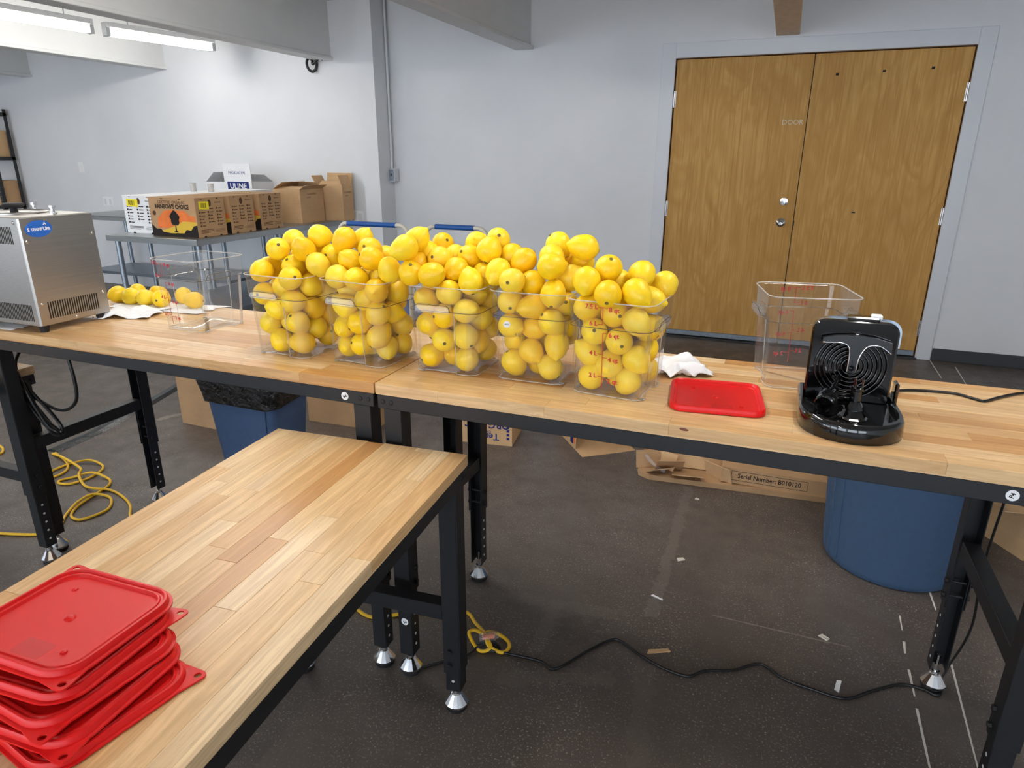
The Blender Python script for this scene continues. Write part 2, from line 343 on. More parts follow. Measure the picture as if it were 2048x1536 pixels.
# shop front behind the camera: low wall, header, posts and glazing
wf = MB(); wf.box(XL, XR, YF-.15, YF, 0, .35); wf.box(XL, XR, YF-.15, YF, 2.45, CZ)
wins = []; xs = [XL+i*(XR-XL)/6 for i in range(7)]
for x in xs: wf.box(x-.12, x+.12, YF-.15, YF, .35, 2.45)
struct(wf.build('wall_front', 'wall'), 'white shop front wall with six large windows', 'wall')
for i in range(6):
    a, b = xs[i]+.12, xs[i+1]-.12
    w = struct(MB().box(a, b, YF-.09, YF-.05, .35, .40).box(a, b, YF-.09, YF-.05, 2.40, 2.45).box(a, a+.05, YF-.09, YF-.05, .4, 2.4).box(b-.05, b, YF-.09, YF-.05, .4, 2.4).build('window_%d' % (i+1), 'black'), 'large shop front window, number %d from the left end' % (i+1), 'window')
    MB().poly([(a+.05, YF-.07, .4), (b-.05, YF-.07, .4), (b-.05, YF-.07, 2.4), (a+.05, YF-.07, 2.4)]).build('pane', 'clear', w)
# beams
for i, (x, m, lab) in enumerate(((.81, 'brownwood', 'bare brown timber beam above the wooden double door'), (-1.23, 'beam', 'pale beam meeting the wall between pier and door'), (-3.2, 'beam', 'large pale beam running to the pier beside the tube lights'), (-5.24, 'beam', 'pale beam left of the tube lights'), (-7.27, 'beam', 'far left pale beam above the shelf rack'))):
    b = struct(MB().box(x-.055, x+.055, YF, WY-.001, 2.338, CZ).build('trim_%d' % (i+1), m), lab, 'beam')
    MB().bbox(x-.08, x+.08, YF, WY-.001, 2.31, 2.338, .004).build('bottom_flange', m, b)
# pier with conduit
struct(MB().box(-2.70, -2.535, 4.13, WY, 0, CZ).build('trim_6', 'wall'), 'narrow white pier standing out from the back wall', 'pier')
c = thing('electrical_conduit', 'thin painted conduit and switch box on the side of the pier', 'conduit')
MB().tube([(-2.522, 4.335, CZ), (-2.522, 4.335, 1.8), (-2.522, 4.335, 1.36)], .011, 10, 2).build('pipe', 'trim', c, 40)
MB().cyl((-2.522, 4.335, 1.52), (-2.522, 4.335, 1.545), .016).build('coupling', 'trim', c, 40)
MB().cyl((-2.522, 4.335, 2.2), (-2.522, 4.335, 2.215), .016).build('coupling', 'trim', c, 40)
sb = MB().bbox(-2.535, -2.475, 4.29, 4.372, 1.245, 1.36, .004).build('switch_box', 'trim', c); MB().bbox(-2.528, -2.482, 4.284, 4.291, 1.252, 1.353, .002).build('cover_plate', 'galv', sb)
MB().box(-2.508, -2.500, 4.278, 4.285, 1.295, 1.318).build('toggle', 'basebd', sb)
struct(MB().bbox(2.118, XR, WY-.012, WY, 0, .095, .003).build('baseboard_right', 'basebd'), 'black vinyl baseboard right of the door', 'baseboard')
struct(MB().bbox(-2.535, -.1, WY-.012, WY, 0, .095, .003).build('baseboard_left', 'basebd'), 'black vinyl baseboard between pier and door', 'baseboard')
# door
door = struct(link('door_1', None), 'closed double door of honey brown wood veneer in a painted frame', 'door')
MB().bbox(-.085, DX0+.012, WY-.014, WY, 0, 2.297, .002).build('casing', 'trim', door); MB().bbox(DX1-.012, 2.112, WY-.014, WY, 0, 2.297, .002).build('casing', 'trim', door)
MB().bbox(DX0+.012, DX1-.012, WY-.014, WY, DZ-.008, 2.297, .002).build('casing', 'trim', door)
MB().box(DX0, DX0+.014, WY-.004, WY+.1, 0, DZ).box(DX1-.014, DX1, WY-.004, WY+.1, 0, DZ).box(DX0, DX1, WY-.004, WY+.1, DZ-.012, DZ).build('jamb', 'jamb', door)
lf = MB().bbox(.028, 1.010, WY+.012, WY+.055, .018, 2.183, .002).build('door_leaf', 'door', door); rt = MB().bbox(1.016, 2.003, WY+.010, WY+.053, .018, 2.183, .002).build('door_leaf', 'door', door)
for x, leaf in ((.026, lf), (2.006, rt)):
    for z in (1.90, 1.07, .24):
        h = MB(); h.cyl((x, WY+.004, z-.06), (x, WY+.004, z+.06), .008, 10)
        h.box(x-.012, x+.012, WY+.008, WY+.013, z-.06, z+.06); h.build('hinge', 'zinc', leaf, 40)
MB().bbox(.03, 1.008, WY-.002, WY+.012, .02, .06, .002).build('bottom_sweep', 'galv', lf); MB().bbox(1.018, 2.0, WY-.002, WY+.010, .02, .06, .002).build('bottom_sweep', 'galv', rt)
MB().bbox(DX0, DX1, WY-.03, WY+.06, 0, .012, .003).build('threshold', 'basebd', door)
T = frame((.922, WY+.012, .989), (1, 0, 0), (0, 0, 1))
kb = MB().lathe([(.033, 0), (.033, .006), (.026, .012), (.012, .016), (.011, .035), (.022, .045), (.027, .056), (.026, .066), (.016, .074), (.008, .072), (.004, .070)], 24, T).build('door_knob', 'chrome', lf, 40)
MB().lathe([(.007, .070), (.007, .076)], 12, T).build('key_cylinder', 'zinc', kb)
T = frame((.925, WY+.012, 1.148), (1, 0, 0), (0, 0, 1))
db = MB().lathe([(.032, 0), (.032, .008), (.028, .014), (.012, .016)], 24, T).build('deadbolt', 'chrome', lf, 40); MB().box(-.004, .004, -.016, .016, .016, .022, T @ Matrix.Rotation(R(35), 4, 'Z')).build('thumb_turn', 'zinc', db)
text('door_lettering', 'DOOR', .05, 'scrap', lf, frame((.915, WY+.0118, 1.72), (1, 0, .0), (0, 0, 1)))
for x, z in ((1.175, 2.04), (1.475, 2.05), (1.775, 2.06)): MB().box(x-.010, x+.010, WY+.0085, WY+.011, z-.008, z+.008).build('screw_hole', 'darkhole', rt)
MB().box(1.41, 1.435, WY+.0085, WY+.011, 1.075, 1.085).build('screw_hole', 'darkhole', rt); MB().box(1.016, 1.021, WY+.006, WY+.011, .965, 1.005).build('strike_notch', 'darkhole', rt)
# wall plates
s = thing('light_switch', 'small white light switch plate on the blank white wall', 'light switch', TR(-6.69, WY, 1.335)); MB().bbox(-.035, .035, -.008, 0, -.058, .058, .003).build('cover_plate', 'white', s); MB().bbox(-.016, .016, -.014, -.008, -.03, .03, .002).build('rocker', 'white', s)
s = thing('wall_outlet', 'white wall outlet at the end of the steel table', 'outlet', TR(-2.98, WY, .90)); MB().bbox(-.08, .08, -.008, 0, -.06, .06, .003).build('cover_plate', 'white', s)
for x in (-.04, .04): MB().bbox(x-.018, x+.018, -.012, -.008, -.04, .04, .002).build('socket', 'trim', s)
s = thing('wall_outlet', 'white double outlet low on the wall near the distiller', 'outlet', TR(-6.35, WY, .965)); MB().bbox(-.08, .08, -.008, 0, -.05, .05, .003).build('cover_plate', 'white', s)
for x in (-.04, .04): MB().bbox(x-.018, x+.018, -.012, -.008, -.035, .035, .002).build('socket', 'trim', s)
# fluorescent fixtures
def fixture(p, q, lab, group=None, lamp='tube'):
    p = Vector(p); q = Vector(q); d = q-p; L = d.length; T = Matrix.Translation(p) @ Matrix.Rotation(math.atan2(d.y, d.x), 4, 'Z')
    o = thing('tube_light', lab, 'light', T, group)
    MB().bbox(.0, L, -.045, .045, .045, .085, .004).build('housing', 'white', o)
    MB().cyl((.03, 0, .012), (L-.03, 0, .012), .030, 14).build('tube', lamp if not group else 'tube2', o, 40)
    for x in (.012, L-.012): MB().bbox(x-.018, x+.018, -.034, .034, -.02, .05, .003).build('end_cap', 'zinc', o)
    for x in (.2, L-.2): MB().cyl((x, 0, .085), (x, 0, CZ-p.z), .006, 6).build('hanger', 'zinc', o)
fixture((-4.50, 1.80, 2.41), (-4.40, 2.96, 2.41), 'lit tube light cut off by the left edge of the picture')
fixture((-4.385, 3.07, 2.41), (-4.19, 4.03, 2.41), 'lit tube light under the large beam, the complete one')
# ================================================================ workbenches
TH, AP = .0297, .038
rs = random.Random(7)
HOLE = None
def workbench(L, W, H, T, label, seed, rowoff=0):
    rr = random.Random(seed); o = thing('workbench', label, 'workbench', T, None)
    tt = MB().box(.001, L-.001, .001, W-.001, H-TH, H-TH+.004).build('tabletop', 'stave', o)
    n = 12; w = W/n
    for j in range(n):
        x = -rr.uniform(0, .4)
        while x < L-.001:
            x2 = x+rr.uniform(.26, .58)
            if L-x2 < .10: x2 = L
            a, b = max(0, x), min(L, x2)
            if b-a > .004: MB().bbox(a+.00012, b-.00012, j*w+.00010, (j+1)*w-.00010, H-TH+.004, H, .0006).build('stave', 'stave', tt)
            x = x2
    z1 = H-TH; z0 = z1-AP
    for nm, (x0, x1, y0, y1) in (('apron', (.004, L-.004, .002, .028)), ('apron', (.004, L-.004, W-.028, W-.002)), ('apron', (.004, .03, .0285, W-.0285)), ('apron', (L-.03, L-.004, .0285, W-.0285))):
        MB().bbox(x0, x1, y0, y1, z0, z1-.0002, .0015).build(nm, 'black', o)
    zs = H-.63; xa, xb = .044, L-.044
    for lx in (xa, xb):
        for side, ly in ((1, .030), (-1, W-.030)):
            m = MB(); hw = .025; t = .003; sg = side
            def plate(m, hw, z0_, z1_):
                yb = ly-sg*hw
                m.bbox(lx-hw, lx+hw, min(yb, yb+sg*t), max(yb, yb+sg*t), z0_, z1_, .0008)
                for s2 in (-1, 1):
                    xx = lx+s2*(hw-t/2); ya, yc = yb+sg*t, ly+sg*hw
                    m.bbox(xx-t/2, xx+t/2, min(ya, yc), max(ya, yc), z0_, z1_, .0008)
            plate(m, hw, zs, z0-.0005); leg = m.build('leg', 'black', o)
            m = MB(); plate(m, .0212, .072, zs+.16); m.build('inner_leg', 'black', leg)
            for k in range(5):
                zz = .105+k*.035
                if zz < zs-.012:
                    for s2 in (-1, 1):
                        m = MB(); xx = lx+s2*.0213; m.cyl((xx-.0006, ly, zz), (xx+.0006, ly, zz), .0042, 10); m.build('hole', 'hole', leg)
            for zz in (zs+.03, zs+.075):
                m = MB()
                m.cyl((lx-.034, ly+sg*.006, zz), (lx+.034, ly+sg*.006, zz), .0035, 8); m.cyl((lx+.026, ly+sg*.006, zz), (lx+.033, ly+sg*.006, zz), .0075, 6); m.cyl((lx-.033, ly+sg*.006, zz), (lx-.026, ly+sg*.006, zz), .0075, 6)
                m.build('bolt', 'blackmatte', leg)
            m = MB(); Tf = Matrix.Translation((lx, ly, 0)); m.lathe([(.029, .011), (.033, .016), (.034, .022), (.015, .050), (.012, .053), (.011, .060)], 14, Tf); m.lathe([(.006, .058), (.006, .115)], 8, Tf)
            ft = m.build('foot', 'chrome', leg); MB().lathe([(.028, 0), (.030, .004), (.030, .012)], 20, Tf).build('foot_pad', 'rubber', ft)
        MB().bbox(lx-.0205, lx+.0205, .0565, W-.0565, H-.463, H-.418, .0015).build('brace', 'black', o)
        for bx in (-.024, .000):
            x = lx+bx*(1 if lx < L/2 else -1)-(0 if lx < L/2 else 0)
            m = MB(); m.lathe([(.0062, 0), (.0058, .0022), (.003, .0038)], 12, frame((x, .0022, z1-.019), (1, 0, 0), (0, 0, 1))); b = m.build('bolt', 'blackmatte', o, 40)
            m = MB(); m.lathe([(.0062, 0), (.0058, .0022), (.003, .0038)], 12, frame((x, W-.0022, z1-.019), (-1, 0, 0), (0, 0, 1))); m.build('bolt', 'blackmatte', o, 40)
    return o
def disc_sticker(o, T, s):
    d = MB().lathe([(.0112, 0), (.0112, .0004)], 24, T).build('round_sticker', 'white', o); text('sticker_lettering', s, .011, 'ink', d, T @ Matrix.Translation((0, 0, .0006)), bold=.0003)
HT, WB_ = .918, .561
wA = workbench(1.556, WB_, HT, TR(-1.558, 0, 0), 'tall butcher block workbench carrying the steel distiller and leftmost lemon bins', 1)
wB = workbench(1.540, WB_, HT, TR(.002, 0, 0), 'tall butcher block workbench carrying the black juicer and loose red lid', 2)
ca, sa = math.cos(.0665), math.sin(.0665)
CO = (.2624-ca*.556, -.0014-sa*.556)
wC = workbench(1.55, .556, .762, TR(CO[0], CO[1], 0, -90+3.81), 'lower butcher block workbench in the foreground carrying the red lid stack', 5)
wD = workbench(1.50, WB_, .747, TR(-1.537-WB_, .142, 0, -90), 'low workbench at the left edge with one corner showing under the tall bench', 9)
z = HT-TH-.019
disc_sticker(wA, frame((1.556-.092, .0019, z), (-.8, 0, -.6), (.6, 0, -.8)), 'P4')
disc_sticker(wB, frame((1.388, .0019, z), (.25, 0, .97), (-.97, 0, .25)), 'P4')
disc_sticker(wB, frame((.044, .0083, .19), (-.9, 0, -.3), (.3, 0, -.9)), 'P5')
disc_sticker(wB, frame((1.494, .0083, .12), (1, 0, .1), (-.1, 0, 1)), 'P5')
MB().lathe([(.010, 0), (.010, .0003)], 14, frame((0.7793, -.0001, 0.9100), (1, 0, -.1), (.1, 0, 1)) @ Matrix.Diagonal((1, .32, 1, 1))).build('wood_knot', 'darkknot', wB)
MB().box(-.03, .03, -.02, .02, 0, .0008, TR(.10, .40, .7474)).build('tape_label', 'bluetape', wD)
# ================================================================ clear food containers
CH, CA0, CA1, CLZ = .235, .0905, .1055, .172
def c_half(z): return CA0+(CA1-.004-CA0)*z/CH
def outline(a, r, rec, z, e=0):
    a += e; n = 6; pts = []; kind = []
    def side(p):                                    # p(t, depth): along -a+r..a-r
        for t, d in ((-.074, 0), (-.069, 1), (-.05, 1), (-.02, 1), (.01, 1), (.028, 1), (.033, 0), (.05, 0)): pts.append(p(t, d*rec)); kind.append(0)
    def corner(sx, sy, k):
        for i in range(n+1):
            an = math.pi/2*(k+i/n); pts.append((sx*(a-r)+r*math.cos(an), sy*(a-r)+r*math.sin(an), z)); kind.append(k+1)
    side(lambda t, d: (t, -a+d, z)); corner(1, -1, 3)
    for t in (-.05, -.02, .01, .04): pts.append((a, t, z)); kind.append(0)
    corner(1, 1, 0); side(lambda t, d: (-t, a-d, z)); corner(-1, 1, 1)
    for t in (.05, .02, -.01, -.04): pts.append((-a, t, z)); kind.append(0)
    corner(-1, -1, 2)
    return pts, kind
def container_meshes(turn, refr_haze, fm):
    levels = [(.0005, -.010, .020, .008), (.0015, -.004, .024, .011), (.007, 0, .028, .013), (.06, 0, .028, .013), (.12, 0, .028, .013), (.166, 0, .028, .012), (.1695, 0, .028, 0), (CLZ, .004, .030, 0), (.205, .004, .030, 0), (.230, .004, .030, 0), (.2325, .007, .032, 0), (CH, .0075, .032, 0)]
    RT = Matrix.Rotation(R(turn), 4, 'Z'); rings = []; kinds = None
    for z, e, r, rec in levels:
        p, kinds = outline(c_half(z), r, rec, z, e); rings.append([tuple(RT @ Vector(q)) for q in p])
    m = MB(); n = len(rings[0]); m.add([p for r in rings for p in r], [])
    for a in range(len(rings)-1):
        for i in range(n):
            j = (i+1) % n; m.f.append((a*n+i, a*n+j, (a+1)*n+j, (a+1)*n+i)); m.mi.append(1 if (kinds[i] == refr_haze and kinds[j] == refr_haze and 1 <= a < 6) else 0)
    m.f.append(tuple(range(n))[::-1]); m.mi.append(0)
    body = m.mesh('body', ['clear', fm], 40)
    ro = outline(c_half(CH), .032, 0, CH-.0005, .0062)[0]; rim = MB().tube([RT @ Vector(p) for p in ro+[ro[0]]], .0016, 6, 1).mesh('rim', 'rimclear', True)
    lo = outline(c_half(CLZ), .029, 0, CLZ-.001, .0032)[0]; led = MB().tube([RT @ Vector(p) for p in lo+[lo[0]]], .0009, 5, 1).mesh('ledge', 'edge', True)
    bo = outline(c_half(.003), .026, .012, .003, -.001)[0]; base = MB().tube([RT @ Vector(p) for p in bo+[bo[0]]], .0016, 5, 1).mesh('base_edge', 'rimclear', True)
    hs = []
    for s in (1, -1):
        m = MB(); a = c_half(CLZ)+.003
        prof = [(-a, .166), (-a-.013, .168), (-a-.015, .172), (-a-.013, .187), (-a-.009, .190), (-a, .191)]
        pr = lambda x: [(s*x, s*y, z) for y, z in prof]
        m.loft([[tuple(RT @ Vector(q)) for q in pr(x)] for x in (-.068, -.064, .024, .028)], True, True)
        et = MB(); line = [(-.071, -a+.001, .170), (-.070, -a-.010, .174), (-.067, -a-.014, .187), (-.06, -a-.013, .1905), (.020, -a-.013, .1905), (.027, -a-.014, .187), (.030, -a-.008, .174), (.031, -a+.001, .170)]
        et.tube([RT @ Vector((s*x, s*y, z)) for x, y, z in line], .0009, 5, 1)
        ve = MB().tube([RT @ Vector((s*.0335, -s*(c_half(z)-.002), z)) for z in (.004, .09, .168)], .0011, 5, 1).mesh('recess_edge', 'rimclear', True)  # bright highlight along the recess edge, built as a pale hazy tube
        hs.append((ve, m.mesh('handle', 'clear'), et.mesh('handle_edge', 'edge', True)))
    return body, rim, led, base, hs
_cm = {}
def container(x, y, rot, turn, refr_haze, label, fm='frost'):
    if (turn, refr_haze, fm) not in _cm: _cm[turn, refr_haze, fm] = container_meshes(turn, refr_haze, fm)
    body, rim, led, base, hs = _cm[turn, refr_haze, fm]
    o = thing('food_container', label, 'container', TR(x, y, HT+.0004, rot), 'square clear containers on the tall benches')
    b = link('body', body, o); link('rim', rim, o); link('ledge', led, b); link('base_edge', base, b)
    for v, h, e in hs:
        link('recess_edge', v, b); hh = link('handle', h, o); link('handle_edge', e, hh)
    return o
def scale_marks(o, x0, face, mat='redink', both=True, mirror=False):
    sl = (CA1-.004-CA0)/CH; g = MB()
    def fr(x, z):
        a = c_half(z)+(.004 if z > CLZ else 0)+.0007
        return frame((x, -a, z), (1, 0, 0), (0, -sl, 1)) if face == 'front' else frame((-x, a, z), (-1, 0, 0), (0, sl, 1))
    def bar(x, z, w, h): g.box(-w/2, w/2, -h/2, h/2, 0, .0003, fr(x, z))
    for k in range(4): bar(x0, .182+.04*(k+.5)/4, .0016, .01)
    L = ((.222, '7.5 L'), (.182, '6 L'), (.108, '4 L'), (.052, '2 L')); Q = ((.222, '8 qt'), (.160, '6 qt'), (.100, '4 qt'), (.046, '2 qt'))
    for z in (.222, .182): bar(x0-.006, z, .012, .0014)
    bar(x0+.006, .222, .012, .0014); s = g.build('graduation_scale', mat, o); g = MB()
    for k in range(4): bar(x0, .02+.14*(k+.5)/4, .0016, .035)
    for z in (.108, .052): bar(x0-.006, z, .012, .0014)
    for z in (.160, .100, .046): bar(x0+.006, z, .012, .0014)
    g.build('graduation_scale', mat, o)
    for z, t in L: text('volume_lettering', t, .0155, mat, s, fr(x0-.013, z), 'RIGHT', .0004)
    for z, t in Q: text('volume_lettering', t, .0155, mat, s, fr(x0+.014, z-.004), 'LEFT', .0004)
    return s
CONT = [(-.375,.197,-3.5,0,4,'clear container heaped with lemons, leftmost filled one, handle facing front'),
        (-.122,.205,-6,0,4,'clear container heaped with lemons, second filled one from the left'),
        (.135,.225,0,0,4,'clear container heaped with lemons, middle one of the five filled'),
        (.367,.240,0,90,4,'clear container of lemons with a fruit sticker behind its plain front'),
        (.587,.205,-5,90,4,'clear container of lemons with red volume marks on its front')]
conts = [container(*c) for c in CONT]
scale_marks(conts[4], -.012, 'front')
scale_marks(conts[3], -.02, 'back')
g = text('embossed_lettering', '6', .014, 'greyink', conts[3], frame((-.032, -c_half(.185)-.0047, .185), (1, 0, 0), (0, 0, 1))); text('embossed_lettering', '4 L', .013, 'greyink', conts[3], frame((-.028, -c_half(.125)-.0007, .125), (1, 0, 0), (0, 0, 1)))
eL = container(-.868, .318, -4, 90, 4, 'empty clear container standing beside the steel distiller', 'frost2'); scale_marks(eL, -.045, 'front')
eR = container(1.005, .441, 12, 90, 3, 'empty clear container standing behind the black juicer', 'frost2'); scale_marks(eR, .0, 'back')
text('embossed_lettering', '2 L', .013, 'greyink', eR, frame((.005, -c_half(.06)-.0007, .06), (1, 0, 0), (0, 0, 1)))
# ================================================================ lemons
def lemon_mesh(k):
    rr = random.Random(k); el = rr.uniform(1.08, 1.22); n = 20; prof = []
    for i in range(13):
        t = -1+2*i/12; prof.append((math.sqrt(max(0, 1-t*t)), t*el))
    pr = [(r*(1-.05*math.sin(3*zz)), zz) for r, zz in prof]
    rings = []
    for r, zz in pr[1:-1]: rings.append((r, zz))
    rings = [(.13, -el*1.0)]+[(r, zz) for r, zz in rings if abs(zz) < el*.9]
    rings += [(.36, el*.945), (.22, el*1.03), (.14, el*1.11), (.05, el*1.15)]
    ph = rr.uniform(0, 6); m = MB(); s = .0322
    m.loft([[(s*r*math.cos(2*math.pi*i/n)*(1+.025*math.sin(2*2*math.pi*i/n+ph)), s*r*math.sin(2*math.pi*i/n)*(1+.025*math.sin(2*2*math.pi*i/n+ph)), s*zz) for i in range(n)] for r, zz in rings], True, True)
    return m.mesh('peel', 'lemon', True), s*el
LM = [lemon_mesh(k) for k in range(5)]
STEM = MB().lathe([(.0040, -.0006), (.0046, .0006), (.0028, .0014)], 8).mesh('stem', 'stem')
def lemon(p, k, label, group, q=None, scale=1.):
    rr = random.Random(k*13+5); me, ez = LM[k % 5]
    T = Matrix.Translation(p) @ (q if q is not None else (Matrix.Rotation(rr.uniform(0, 6.283), 4, 'Z') @ Matrix.Rotation(rr.uniform(.5, 2.6), 4, 'X') @ Matrix.Rotation(rr.uniform(0, 6.28), 4, 'Z'))) @ Matrix.Scale(scale, 4)
    o = tag(link('lemon', me, None, T), label, 'lemon', group)
    link('stem', STEM, o, Matrix.Translation((0, 0, -ez*1.0)) @ Matrix.Rotation(math.pi, 4, 'X'))
    return o
BN = ['the leftmost filled container', 'the second filled container', 'the middle filled container', 'the fourth filled container', 'the red marked container']
# (container, heaped above rim?, x, y, z) of every lemon, millimetres
LEM = [
 (0,1,-416,183,1214), (0,1,-424,268,1230), (0,1,-324,181,1220), (0,1,-308,239,1251), (0,1,-442,135,1157), (0,1,-458,198,1158), (0,1,-365,183,1168), (0,1,-271,173,1179), (0,1,-330,277,1201), (0,1,-269,237,1197), (0,0,-338,127,1144), (0,0,-310,182,1118), (0,0,-442,142,1092), (0,0,-395,135,1053), (0,0,-336,130,1079), (0,0,-313,185,1053), (0,0,-436,145,1007), (0,0,-327,133,1017), (0,0,-433,192,963), (0,0,-401,141,957), (0,0,-326,139,957), (0,0,-316,191,991), (0,0,-315,243,957), (0,0,-428,252,956), (0,0,-425,261,1019), (0,0,-368,195,956), (0,0,-378,171,1009), (0,0,-371,232,1014), (0,0,-365,261,1069), (0,0,-311,249,1021), (0,0,-437,202,1033), (0,0,-384,200,1067), (0,0,-427,266,1083), (0,0,-441,205,1096), (0,0,-307,241,1083), (0,0,-378,266,1130), (0,0,-440,261,1146), (0,0,-385,158,1112), (0,0,-309,261,1142), (0,1,-383,241,1188),
 (1,1,-214,222,1246), (1,1,-196,286,1241), (1,1,-129,223,1224), (1,1,-183,199,1193), (1,1,-93,169,1207), (1,1,-32,158,1182), (1,1,-191,146,1155), (1,1,-126,137,1155), (1,0,-65,137,1128), (1,1,-117,282,1197), (1,0,-173,146,1077), (1,0,-53,229,1110), (1,0,-123,143,1036), (1,0,-67,141,1064), (1,0,-182,152,1015), (1,0,-57,244,1017), (1,0,-125,147,971), (1,0,-69,146,1001), (1,0,-184,165,957), (1,0,-72,186,957), (1,0,-61,249,957), (1,0,-190,195,1113), (1,0,-175,257,956), (1,0,-135,206,956), (1,0,-117,263,956), (1,0,-114,266,1019), (1,0,-174,269,1018), (1,0,-103,199,1011), (1,0,-87,267,1074), (1,0,-182,212,998), (1,0,-123,217,1067), (1,0,-58,199,1056), (1,0,-150,274,1080), (1,0,-115,163,1097), (1,0,-184,224,1059), (1,0,-92,271,1138), (1,0,-90,193,1147), (1,0,-139,229,1128), (1,1,-33,263,1161), (1,0,-181,276,1136),
 (2,1,30,134,1246), (2,1,30,204,1261), (2,1,30,255,1218), (2,1,45,318,1234), (2,1,30,191,1198), (2,1,87,223,1210), (2,1,104,287,1209), (2,1,154,312,1245), (2,1,220,307,1255), (2,1,223,237,1239), (2,1,162,254,1214), (2,1,48,130,1182), (2,1,114,121,1185), (2,1,146,196,1188), (2,1,201,165,1167), (2,1,212,230,1174), (2,0,142,158,1134), (2,0,71,165,1108), (2,0,74,169,1044), (2,0,129,161,1071), (2,0,191,160,1090), (2,0,198,229,1057), (2,0,121,165,1006), (2,0,81,171,957), (2,0,134,202,957), (2,0,184,164,1021), (2,0,186,169,957), (2,0,194,221,993), (2,0,192,274,957), (2,0,180,237,1118), (2,0,135,262,956), (2,0,73,224,1017), (2,0,70,231,1080), (2,0,135,287,1014), (2,0,196,280,1020), (2,0,76,284,1030), (2,0,137,224,1022), (2,0,139,260,1073), (2,0,87,291,1091), (2,0,195,288,1083), (2,0,120,215,1114), (2,1,88,177,1166), (2,0,139,293,1128), (2,0,200,291,1147), (2,0,66,232,1143), (2,0,73,294,1153),
 (3,1,269,281,1219), (3,1,265,194,1190), (3,1,319,237,1216), (3,1,395,294,1253), (3,1,398,233,1229), (3,1,416,171,1217), (3,1,472,256,1255), (3,1,458,302,1210), (3,1,408,345,1214), (3,1,320,157,1177), (3,1,355,213,1165), (3,0,422,172,1150), (3,1,443,240,1180), (3,0,303,185,1120), (3,0,367,174,1112), (3,0,308,180,1057), (3,0,420,176,1075), (3,0,307,219,1009), (3,0,364,180,994), (3,0,315,185,957), (3,0,414,183,957), (3,0,428,191,1015), (3,0,365,202,1053), (3,0,309,243,956), (3,0,367,231,956), (3,0,361,303,1041), (3,0,425,298,1020), (3,0,431,242,1052), (3,0,381,250,1014), (3,0,305,282,1019), (3,0,311,305,1080), (3,0,434,233,1115), (3,0,302,243,1069), (3,0,432,297,1085), (3,0,299,266,1129), (3,0,372,307,1104), (3,0,360,245,1099),
 (4,1,513,141,1192), (4,1,553,189,1216), (4,1,568,242,1178), (4,1,572,118,1170), (4,1,634,143,1171), (4,1,628,224,1202), (4,1,678,259,1174), (4,0,655,202,1146), (4,0,516,151,1128), (4,0,579,156,1117), (4,0,639,135,1105), (4,0,537,145,1071), (4,0,522,158,1015), (4,0,598,141,1055), (4,0,579,146,995), (4,0,532,154,957), (4,0,642,147,1011), (4,0,625,144,957), (4,0,655,255,1068), (4,0,647,252,957), (4,0,649,211,1020), (4,0,586,196,956), (4,0,619,264,1013), (4,0,652,193,1082), (4,0,591,270,1070), (4,0,526,219,1030), (4,0,558,269,1015), (4,0,586,209,1018), (4,0,521,204,1092), (4,0,559,276,1124), (4,0,528,266,1071), (4,0,584,209,1082), (4,0,617,249,1125), (4,1,518,209,1155), (4,1,619,299,1165),
]
ORD = ['first', 'second', 'third', 'fourth', 'fifth', 'sixth', 'seventh', 'eighth', 'ninth', 'tenth', 'eleventh', 'twelfth']
def lemon_row(ci, hp, x, y, z):
    if hp: return 'top row of the heap' if z > 1212 else 'middle row of the heap' if z > 1180 else 'lowest row of the heap'
    if y < CONT[ci][1]*1000-15: return ('top' if z > 1105 else 'upper' if z > 1055 else 'lower' if z > 1000 else 'bottom')+' row behind the clear front'
    return None
ROWS = {}
for e in LEM:
    if lemon_row(*e): ROWS.setdefault((e[0], lemon_row(*e)), []).append(e)
for r in ROWS.values(): r.sort(key=lambda e: e[2])
for i, (ci, hp, x, y, z) in enumerate(LEM):
    rw = lemon_row(ci, hp, x, y, z)
    lab = 'lemon %s from left in the %s, %s' % (ORD[ROWS[ci, rw].index((ci, hp, x, y, z))], rw, BN[ci]) if rw else 'lemon buried behind the front ones in '+BN[ci]
    if (x, y, z) == (308, 180, 1057):
        o = lemon(Vector((x, y, z))/1000, i, 'lemon with a small printed sticker inside the fourth filled container', 'lemons', Matrix.Rotation(R(95), 4, 'Y') @ Matrix.Rotation(R(20), 4, 'X'))
        st = MB().loft([[(.0095*math.cos(a)*(1+.1*math.cos(6*a)), .0085*math.sin(a)*(1+.1*math.cos(6*a)), zz) for a in [2*math.pi*k/24 for k in range(24)]] for zz in (0, .0004)], True, True); iv = o.matrix_basis.inverted()
        d = (CAM-Vector((x, y, z))/1000).normalized(); d = (d+Vector((-.35, 0, .05))).normalized(); Tw = frame(Vector((x, y, z))/1000+d*.0331, (1, d.x*-.5, 0), (0, .3, 1)); zc = Tw.to_3x3() @ Vector((0, 0, 1))
        Tw = Matrix.Translation(Vector((x, y, z))/1000+d*.0331) @ d.to_track_quat('Z', 'Y').to_matrix().to_4x4()
        s = st.build('fruit_sticker', 'white', o, False, iv @ Tw); text('sticker_print', '#4053', .005, 'blueink', s, Matrix.Translation((0, 0, .0007)))
    else: lemon(Vector((x, y, z))/1000, i, lab, ('heaped ' if hp else 'inner ')+'lemons of '+BN[ci])
